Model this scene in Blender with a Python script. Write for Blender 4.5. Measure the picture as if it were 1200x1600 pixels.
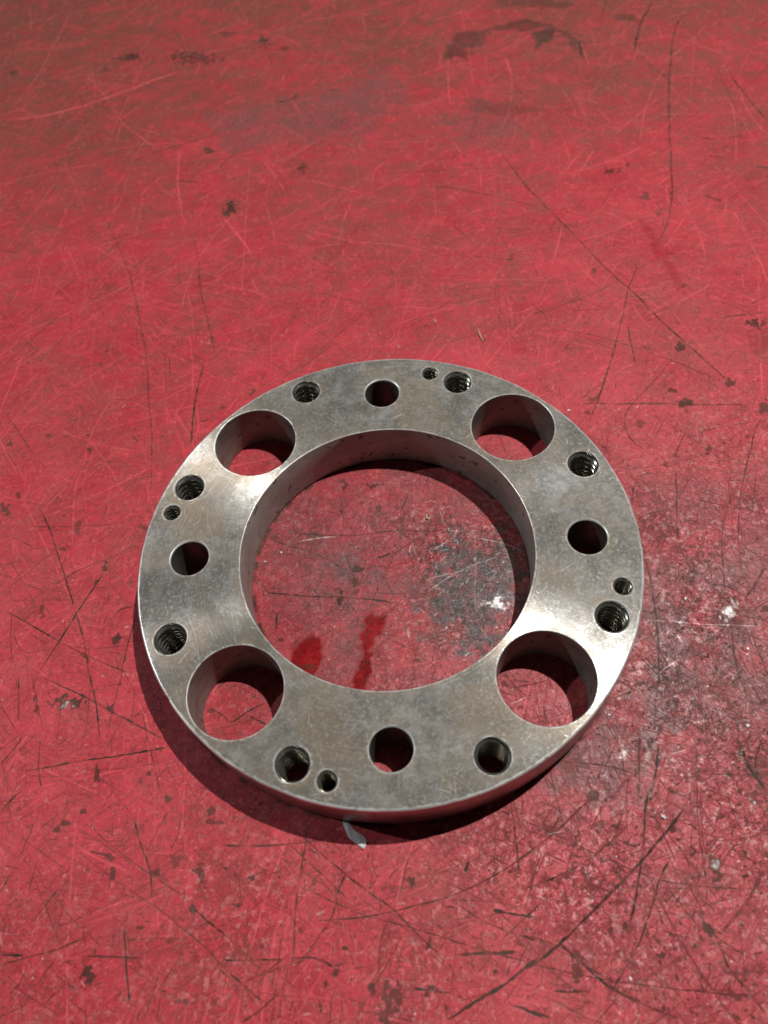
import bpy, bmesh, math, random
import numpy as np
from mathutils import Vector, Matrix, geometry

MM = 0.001
sc = bpy.context.scene
for o in list(bpy.data.objects):
    bpy.data.objects.remove(o)

# ------------------------------------------------------------------ camera
TH = 11.67                                   # thickness of the ring plate, mm
cam_d = bpy.data.cameras.new('camera')
cam = bpy.data.objects.new('camera', cam_d)
sc.collection.objects.link(cam)
cam_d.sensor_fit = 'VERTICAL'
cam_d.sensor_height = 36.0
cam_d.lens = 36.0 * 1224.485 / 1600.0
cam_d.clip_start = 0.005
cam_d.clip_end = 20.0
cam.matrix_world = (Matrix.Translation(Vector((0.5935, -76.301, 137.561 + TH)) * MM)
                    @ Matrix.Rotation(0.5514772, 4, 'X') @ Matrix.Rotation(-0.1377104, 4, 'Z'))
cam_d.dof.use_dof = True
cam_d.dof.focus_distance = 0.160
cam_d.dof.aperture_fstop = 20.0
sc.camera = cam

# ------------------------------------------------------------------ world: the dim workshop around
world = bpy.data.worlds.new('World')
sc.world = world
world.use_nodes = True
bg = world.node_tree.nodes['Background']
bg.inputs['Color'].default_value = (0.95, 1.0, 1.0, 1)
bg.inputs['Strength'].default_value = 0.02

# ------------------------------------------------------------------ the two lamps over the bench
def lamp(name, direction, dist, power, radius, color):
    d = bpy.data.lights.new(name, 'POINT')
    d.energy = power
    d.shadow_soft_size = radius
    d.color = color
    o = bpy.data.objects.new(name, d)
    sc.collection.objects.link(o)
    o.location = Vector(direction).normalized() * dist
    o['kind'] = 'helper'
    return o
lamp('work_lamp', (0.355, 0.200, 1.0), 0.88, 33.0, 0.0078, (1.0, 0.98, 0.95))
lamp('far_lamp', (-1.05, 0.385, 1.0), 1.6, 27.0, 0.008, (0.92, 0.97, 1.0))

sc.view_settings.view_transform = 'Standard'
sc.view_settings.look = 'None'
sc.view_settings.gamma = 1.0
sc.view_settings.use_curve_mapping = False
sc.view_settings.exposure = 0.0

TABLE_LINES = [
 ('L',1.4,0.9,[-111.0,192.3,-97.7,191.4,-84.7,193.6,-71.7,198.3,-56.2,204.8,-47.2,208.3]),
 ('L',0.58,0.7,[-119.5,252.3,-97.9,258.5,-75.7,261.7]),
 ('L',0.57,0.6,[-108.7,194.8,-100.8,218.8,-94.6,250.4,-91.9,269.1]),
 ('L',0.56,0.7,[-73.6,194.1,-67.2,179.4,-54.8,162.4]),
 ('L',1.24,0.5,[-48.2,162.6,-48.7,146.2,-46.9,127.3]),
 ('L',0.86,0.9,[-35.0,125.4,-30.7,116.7,-26.3,106.1]),
 ('L',0.43,0.6,[-25.5,154.1,-27.7,126.2,-29.8,89.2]),
 ('L',0.47,0.6,[-80.8,150.0,-84.0,132.2,-88.0,115.9,-88.4,95.0,-88.1,78.3]),
 ('L',0.54,0.6,[-105.8,155.5,-91.9,159.0,-73.4,159.9]),
 ('L',0.44,0.5,[-11.0,101.6,-9.2,84.6,-10.2,75.2]),
 ('L',0.4,0.5,[-61.6,96.1,-69.8,86.6,-73.9,73.4]),
 ('L',0.38,0.5,[-43.4,76.9,-26.3,77.8]),
 ('L',0.5,0.5,[-22.2,75.2,-23.0,61.8]),
 ('L',0.42,0.5,[-44.2,145.2,-35.2,151.3]),
 ('L',0.72,0.4,[-12.3,224.2,2.2,229.3,26.2,232.1]),
 ('L',1.26,0.6,[62.5,187.9,62.3,176.2]),
 ('L',0.55,0.4,[12.3,114.8,30.0,108.2,61.2,99.7]),
 ('L',0.39,0.6,[25.8,87.7,38.0,96.9]),
 ('L',0.36,0.5,[39.7,82.4,38.9,68.1,37.2,55.0]),
 ('L',0.6,0.45,[7.6,60.5,13.9,77.7,19.0,89.1]),
 ('L',0.49,0.5,[127.0,187.6,114.4,152.3]),
 ('D',0.56,0.6,[-75.5,140.1,-70.3,130.8,-65.6,118.3,-61.0,102.5,-57.9,86.7,-55.8,74.6,-54.3,58.9,-52.9,42.5,-52.7,29.5,-53.0,19.1]),
 ('D',0.82,0.45,[-43.9,119.4,-42.3,109.4,-41.0,93.3,-39.2,83.1,-37.0,69.9]),
 ('D',0.72,0.7,[-40.2,68.3,-42.4,54.7,-43.1,44.7,-43.5,40.9]),
 ('D',0.59,0.5,[-50.5,73.6,-50.2,62.4]),
 ('D',0.65,0.6,[-67.9,155.3,-58.9,160.6,-44.5,165.2,-38.2,166.6]),
 ('D',0.72,0.7,[-48.3,145.4,-41.2,142.9]),
 ('D',1.1,0.7,[-16.6,180.3,-12.3,180.4,-8.2,183.2]),
 ('D',0.97,0.9,[-75.5,222.6,-67.2,220.0,-63.8,220.9]),
 ('D',0.5,0.45,[-18.4,82.7,-9.6,72.8,-3.5,64.8,2.4,58.2]),
 ('D',1.26,0.7,[89.1,193.3,87.2,181.6]),
 ('D',1.07,0.65,[119.9,211.1,110.9,196.0,103.9,179.4]),
 ('D',0.62,0.7,[102.9,179.6,107.3,176.5]),
 ('D',0.94,0.6,[133.5,207.4,130.7,200.2,124.8,196.6,119.1,185.5,111.2,164.1,103.0,137.8,96.4,114.1,91.5,100.7,86.9,92.1,81.7,86.6,78.6,85.2]),
 ('D',0.67,0.8,[129.8,161.3,130.7,146.6,132.1,134.3]),
 ('D',0.4,0.5,[127.7,173.3,123.9,128.0]),
 ('D',0.4,0.4,[124.1,210.0,127.7,173.3]),
 ('D',0.6,0.5,[102.9,179.6,107.7,170.6,110.4,162.4,113.0,157.3]),
 ('D',0.65,0.7,[49.7,143.5,53.8,125.0,58.0,111.3,63.8,95.6,69.8,78.4,72.5,72.9,77.0,60.8,79.9,53.6,86.9,38.2,92.7,29.9]),
 ('D',0.54,0.55,[13.8,127.7,28.9,125.3,39.6,120.6,54.7,111.5,66.0,104.8,73.1,100.5]),
 ('D',0.64,0.65,[78.3,85.2,74.8,77.9,71.5,72.4,67.5,62.7,61.1,49.6,55.6,39.6,49.9,30.5]),
 ('D',0.52,0.4,[91.0,91.3,106.6,100.3,114.0,105.8]),
 ('D',0.37,0.5,[25.7,81.5,42.8,80.5,59.7,79.2]),
 ('D',0.46,0.55,[47.7,64.2,62.5,56.9,75.9,46.8,81.8,41.6,86.9,38.2]),
 ('D',0.53,0.7,[68.4,61.3,66.6,47.5]),
 ('D',0.44,0.65,[78.2,50.2,71.0,43.2,62.5,36.0,59.6,31.9,59.2,26.5,61.6,22.4,63.7,19.1]),
 ('D',0.47,0.7,[48.1,38.6,73.0,33.9,92.1,30.4]),
 ('D',0.47,0.65,[92.3,29.2,86.2,21.8,77.5,5.6,72.9,-6.6,70.4,-15.3]),
 ('D',0.66,0.6,[66.6,17.2,65.2,11.0,61.7,-1.7,61.7,-6.0,61.9,-10.1]),
 ('D',0.63,0.6,[53.7,-2.3,53.4,-9.7,52.1,-17.2,49.9,-26.4,46.4,-36.2]),
 ('D',0.44,0.6,[70.0,-4.3,66.9,-14.7]),
 ('D',0.63,0.7,[76.8,-10.4,72.7,-14.5,70.6,-16.5]),
 ('D',0.6,0.6,[65.7,-22.0,64.2,-28.4,63.8,-36.7]),
 ('D',0.42,0.6,[69.2,-22.6,69.0,-28.6,68.9,-33.3]),
 ('D',0.54,0.8,[89.4,58.9,97.1,58.8,103.6,58.7]),
 ('D',1.21,0.85,[102.8,105.4,107.0,101.6]),
 ('D',0.64,0.7,[110.5,131.1,114.8,129.5]),
 ('D',0.63,0.7,[109.6,122.7,115.2,119.6]),
 ('D',1.06,0.7,[120.9,114.7,124.2,113.3]),
 ('D',0.55,0.8,[56.3,13.2,54.6,9.4]),
 ('D',0.26,0.5,[68.5,1.2,80.9,-1.1]),
 ('D',0.26,0.5,[52.2,-5.6,63.8,-7.4,77.9,-9.0]),
 ('W',0.2,0.7,[49.1,-18.2,60.7,-20.7,72.5,-23.3]),
 ('W',0.24,0.6,[47.6,-30.2,53.5,-27.2]),
 ('D',0.39,0.7,[-75.6,-24.4,-79.7,-29.4]),
 ('D',0.38,0.7,[-72.5,-24.8,-72.0,-31.1,-70.8,-35.5]),
 ('D',0.51,0.85,[-75.7,-31.3,-65.1,-30.9,-49.7,-30.7,-45.5,-30.4]),
 ('D',0.38,0.7,[-57.9,-26.8,-57.8,-30.6]),
 ('D',0.25,0.6,[-74.4,-32.2,-64.4,-33.6]),
 ('D',0.5,0.8,[-78.5,-38.0,-74.8,-34.8]),
 ('D',0.38,0.8,[-71.5,-40.2,-74.3,-48.1,-76.5,-52.3]),
 ('D',0.47,0.8,[-53.3,-41.8,-51.8,-46.6,-50.7,-49.5,-49.5,-52.9,-48.9,-57.6]),
 ('D',0.36,0.7,[-46.6,-42.2,-49.1,-46.9,-50.7,-49.2]),
 ('D',0.3,0.7,[-60.9,-39.9,-60.4,-43.1,-58.4,-45.7,-50.6,-52.0,-42.3,-58.1]),
 ('D',0.5,0.8,[-41.9,-58.9,-35.2,-64.8]),
 ('D',0.4,0.7,[-63.1,-47.2,-59.4,-50.0,-53.1,-54.8,-46.1,-59.8,-39.4,-65.6,-36.5,-68.6,-30.6,-73.8,-26.0,-77.2]),
 ('D',0.25,0.7,[-70.3,-50.2,-65.8,-55.2,-59.8,-61.1,-56.3,-63.8]),
 ('D',0.45,0.65,[-74.9,-63.8,-66.7,-62.8,-59.4,-61.1]),
 ('D',0.62,0.85,[-75.1,-62.2,-70.8,-62.8]),
 ('D',0.5,0.9,[-60.7,-64.2,-50.0,-65.9]),
 ('D',0.55,0.85,[-53.8,-60.4,-52.7,-68.1,-51.9,-72.6]),
 ('D',0.33,0.6,[-53.6,-60.8,-52.4,-64.5,-51.1,-67.9]),
 ('D',0.54,0.85,[-36.9,-67.6,-25.6,-69.0]),
 ('D',0.37,0.8,[-47.0,-71.5,-47.4,-75.5]),
 ('D',0.24,0.6,[-71.5,-64.4,-68.9,-68.5]),
 ('D',0.24,0.55,[-65.8,-64.3,-71.3,-72.3]),
 ('D',0.47,0.7,[-25.7,-72.3,-30.7,-75.7,-33.8,-77.0]),
 ('D',0.32,0.65,[-25.6,-69.5,-26.6,-73.3,-28.0,-77.7]),
 ('D',0.48,0.85,[-60.7,-47.5,-57.2,-48.5]),
 ('L',0.35,0.9,[-63.2,-46.4,-53.5,-51.9]),
 ('L',0.29,0.8,[-63.2,-46.4,-58.5,-46.1,-52.7,-44.1,-51.8,-39.7]),
 ('L',0.25,0.7,[-54.1,-29.8,-61.7,-36.1]),
 ('L',0.28,0.7,[-49.6,-32.9,-48.6,-51.2]),
 ('L',0.54,0.7,[-25.0,-58.3,-28.8,-68.6,-31.2,-77.3]),
 ('L',0.3,0.7,[-70.2,-46.8,-67.4,-51.4]),
 ('L',0.32,0.6,[-76.6,-24.2,-76.5,-30.5]),
 ('D',0.5,0.6,[-20.0,-46.5,-21.3,-50.4,-23.6,-59.5,-24.7,-67.5,-25.8,-73.5]),
 ('D',0.44,0.85,[-24.5,-48.1,-21.4,-50.4,-15.1,-56.8,-7.6,-63.2,-6.6,-64.3,-3.8,-67.5,-1.3,-70.3,2.1,-73.1]),
 ('D',0.4,0.8,[-24.6,-50.7,-20.0,-55.6,-16.8,-59.0,-14.4,-61.6]),
 ('D',0.67,0.85,[-14.8,-57.2,-16.4,-60.1]),
 ('D',0.39,0.75,[-16.4,-60.1,-17.9,-63.5,-21.1,-67.0,-23.4,-69.2,-25.7,-70.8]),
 ('D',0.32,0.75,[-24.9,-57.0,-20.3,-59.6,-11.4,-64.3,-5.1,-66.7,6.4,-71.2,16.3,-74.9]),
 ('D',0.35,0.85,[-22.2,-63.5,-16.2,-64.1,-9.9,-64.2,-1.8,-63.5,2.4,-62.9,8.2,-61.5,15.4,-58.8,20.4,-56.5]),
 ('D',0.32,0.75,[2.4,-62.9,7.2,-67.0,17.0,-71.6]),
 ('D',1.72,0.3,[-6.9,-64.3,-8.9,-67.9,-10.9,-73.2]),
 ('D',0.43,0.6,[-7.6,-64.2,-9.6,-67.8,-11.1,-73.2]),
 ('D',0.32,0.5,[-6.4,-64.3,-8.1,-69.2,-9.3,-73.4]),
 ('L',0.67,0.8,[-1.7,-52.6,-4.6,-57.5,-6.9,-64.3]),
 ('D',0.39,0.55,[-2.8,-53.9,-5.2,-59.8,-7.3,-64.2]),
 ('D',0.56,0.85,[15.9,-49.4,15.8,-55.2,15.3,-61.0]),
 ('D',0.22,0.5,[-9.4,-52.7,-10.7,-59.4]),
 ('D',0.59,0.85,[-25.6,-68.8,-21.3,-69.3,-17.3,-71.2]),
 ('D',0.74,0.85,[2.4,-71.7,7.3,-72.0,12.6,-72.4]),
 ('D',0.67,0.85,[-5.6,-75.3,-2.1,-76.1,0.9,-76.9]),
 ('D',0.75,0.85,[9.3,-65.6,12.4,-66.6,16.5,-67.7]),
 ('D',0.43,0.75,[18.3,-65.7,14.2,-68.1,10.1,-70.5]),
 ('D',0.82,0.75,[16.7,-73.1,10.8,-76.1,5.2,-78.1,-1.2,-80.6]),
 ('D',0.64,0.9,[-1.5,-68.4,-2.3,-69.9]),
 ('D',0.66,0.9,[6.9,-57.9,6.1,-59.4]),
 ('D',0.61,0.85,[10.1,-79.5,12.0,-80.2,14.7,-81.8]),
 ('L',0.42,0.6,[1.0,-69.4,-1.7,-75.5,-4.4,-79.6]),
 ('D',0.79,0.6,[42.0,-40.6,39.6,-49.0]),
 ('D',0.65,0.85,[45.5,-41.1,42.2,-48.8,39.6,-52.9,37.0,-60.0,33.7,-66.7,30.8,-72.0]),
 ('D',0.51,0.85,[42.1,-60.7,38.8,-64.3,34.9,-70.0,30.7,-75.1,26.7,-79.1,24.9,-81.0]),
 ('D',0.74,0.75,[48.4,-51.9,42.6,-56.9,33.2,-63.6,23.6,-69.6,16.6,-73.4,10.8,-75.8]),
 ('D',0.49,0.75,[36.7,-55.0,27.0,-60.5,19.4,-62.6,13.3,-63.8]),
 ('D',0.47,0.85,[29.6,-50.5,22.2,-55.3,14.2,-59.2]),
 ('D',0.32,0.75,[28.2,-52.8,22.6,-63.0,23.1,-64.3]),
 ('D',0.32,0.75,[15.8,-51.2,22.6,-55.3,32.3,-61.5,42.0,-66.0,55.6,-68.4]),
 ('D',0.35,0.75,[38.6,-65.0,42.3,-71.8,44.2,-73.4,46.0,-75.1,51.5,-79.4]),
 ('D',0.93,0.6,[57.2,-64.3,51.4,-70.1,45.3,-74.1]),
 ('L',0.26,0.7,[56.6,-64.6,51.0,-70.1,45.0,-74.0]),
 ('D',0.91,0.4,[45.3,-74.1,38.7,-76.4,31.0,-78.7]),
 ('D',0.35,0.75,[12.1,-69.5,18.7,-72.2,25.9,-78.1]),
 ('D',0.61,0.75,[18.6,-70.6,23.1,-76.0,26.6,-79.5,33.1,-83.1,36.9,-85.2]),
 ('D',0.31,0.6,[20.3,-71.2,24.0,-75.7,27.7,-79.1]),
 ('D',0.3,0.75,[11.3,-73.4,21.1,-76.7,31.5,-79.4,43.6,-82.1,50.1,-83.1]),
 ('D',0.56,0.85,[16.8,-78.4,22.9,-79.1]),
 ('D',0.75,0.85,[11.9,-80.4,15.7,-82.1]),
 ('D',0.41,0.75,[45.0,-74.1,45.3,-78.4,47.7,-83.1,49.1,-85.8]),
 ('D',0.22,0.65,[39.4,-77.4,41.2,-82.3,41.4,-85.5]),
 ('D',0.36,0.65,[52.0,-42.0,47.7,-56.5,45.9,-66.2,44.2,-71.1]),
 ('D',0.9,0.8,[59.2,-43.0,59.7,-49.2,61.3,-53.3]),
 ('D',0.45,0.75,[51.6,-48.9,60.5,-50.2]),
 ('D',0.65,0.9,[34.1,-58.4,35.6,-59.0,37.0,-59.0]),
 ('D',0.46,0.6,[25.5,-42.9,33.7,-44.9,40.1,-47.4]),
 ('D',0.67,0.7,[63.8,-43.6,60.6,-49.0,60.8,-54.6]),
 ('D',0.45,0.6,[41.7,-41.8,43.9,-50.2,48.4,-52.4]),
 ('W',0.22,0.5,[42.4,-48.3,40.3,-51.9]),
 ('W',0.16,0.4,[39.8,-63.4,34.5,-66.7]),
 ('L',0.42,0.85,[-62.4,62.5,-66.3,54.6,-68.5,46.8,-69.3,40.3,-70.8,31.6,-69.4,13.4]),
 ('L',0.4,0.65,[-70.7,37.0,-76.8,29.9,-80.6,24.0]),
 ('L',0.77,0.6,[-88.7,80.7,-92.6,61.5]),
 ('L',0.29,0.6,[-57.0,23.3,-57.6,14.6,-56.7,3.7]),
 ('L',0.3,0.6,[-59.0,25.0,-51.7,22.8]),
 ('L',0.53,0.7,[-43.3,61.2,-50.5,57.2]),
 ('L',0.35,0.5,[-75.8,1.1,-74.5,-7.1]),
 ('D',0.5,0.8,[-80.7,33.2,-77.0,26.0,-73.2,16.4,-68.9,4.5,-65.9,-4.3,-63.8,-12.1,-61.7,-20.0,-60.4,-26.5,-59.7,-30.3]),
 ('D',0.52,0.8,[-74.8,-12.1,-69.7,-3.3,-64.8,5.6,-61.9,10.5]),
 ('D',0.44,0.8,[-84.5,4.6,-77.7,0.1,-65.1,-8.7,-54.2,-15.0]),
 ('D',0.52,0.8,[-74.2,-12.2,-66.9,-16.3,-58.8,-21.5,-51.7,-26.3,-47.0,-29.6]),
 ('D',0.3,0.55,[-85.0,8.0,-77.8,14.1,-69.9,21.6]),
 ('D',0.38,0.65,[-75.3,7.2,-67.8,11.4,-56.3,14.4]),
 ('D',0.29,0.5,[-74.9,6.3,-64.1,11.9,-53.1,17.1]),
 ('D',0.29,0.5,[-83.7,-1.2,-74.0,3.9,-63.8,7.0]),
 ('D',0.37,0.65,[-87.2,23.4,-83.2,22.0,-78.9,18.7]),
 ('D',0.26,0.4,[-84.8,6.6,-57.9,2.8]),
 ('D',0.43,0.75,[-54.0,0.6,-55.7,-7.0,-57.2,-16.1,-58.2,-21.9,-58.8,-26.7]),
 ('D',0.56,0.85,[-55.0,0.9,-57.6,0.5,-59.1,-0.5]),
 ('D',0.4,0.7,[-78.3,-11.6,-77.2,-21.7]),
 ('D',0.39,0.7,[-81.5,-17.2,-77.5,-22.9]),
 ('D',0.4,0.8,[-59.5,-16.3,-56.6,-16.6]),
 ('D',0.29,0.6,[-75.7,-11.1,-73.8,-18.2,-71.2,-25.0]),
 ('D',0.42,0.75,[-24.0,14.6,-9.5,10.9,2.5,10.3,17.3,7.6]),
 ('D',0.54,0.8,[-28.4,-0.0,-18.5,-2.4,-8.3,-4.6,1.8,-7.3]),
 ('D',0.44,0.75,[-25.8,12.9,-13.7,6.0,-8.8,0.5,-6.8,-5.7]),
 ('D',0.67,0.75,[-24.6,-5.1,-24.8,-9.4]),
 ('D',0.83,0.75,[0.7,5.0,-2.1,4.1]),
 ('D',0.57,0.75,[7.1,19.9,4.1,14.4]),
 ('D',0.27,0.5,[-6.6,-9.1,4.5,1.8,14.9,14.9]),
 ('D',0.45,0.5,[5.1,-1.7,0.3,-7.8,-12.0,-16.9]),
 ('D',0.33,0.5,[-24.2,10.0,-18.7,7.1,-6.4,3.5,4.3,0.3]),
 ('D',0.28,0.5,[-6.5,2.0,-0.4,7.4,9.1,14.1]),
 ('D',0.36,0.6,[-11.2,12.4,-9.0,5.5,-7.4,-1.2]),
 ('D',0.42,0.6,[4.5,1.8,7.9,6.1,16.9,9.5]),
 ('D',0.43,0.6,[-22.8,9.3,-16.9,13.3,-10.9,15.7]),
 ('L',0.5,0.7,[-1.1,22.7,-5.0,11.5]),
 ('L',0.35,0.6,[-8.3,1.5,-12.5,-5.9]),
 ('L',0.35,0.6,[-13.6,-13.2,-4.6,-5.9]),
 ('L',0.25,0.5,[-3.8,-21.5,1.1,-23.5]),
 ('W',0.43,0.65,[-18.7,11.1,-14.2,11.2,-10.5,11.1]),
 ('W',0.23,0.8,[7.3,-5.5,14.0,-2.0,24.0,0.7]),
 ('W',0.18,0.6,[7.2,-2.6,17.8,-1.3]),
 ('W',0.23,0.8,[19.6,5.7,25.6,3.1,29.3,0.5]),
 ('W',0.28,0.7,[10.3,4.4,13.8,6.3]),
 ('W',0.16,0.5,[19.9,8.0,16.2,-12.5]),
 ('D',0.38,0.8,[-38.7,-23.6,-35.9,-25.8,-34.4,-27.2,-30.9,-25.6,-27.0,-24.2]),
 ('D',0.28,0.6,[-38.5,-28.5,-32.2,-27.9,-27.1,-26.4]),
 ('W',0.2,0.8,[19.6,-31.5,23.1,-30.4]),
 ('D',0.76,0.7,[-30.9,-26.8,-27.8,-28.7]),
]
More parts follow.
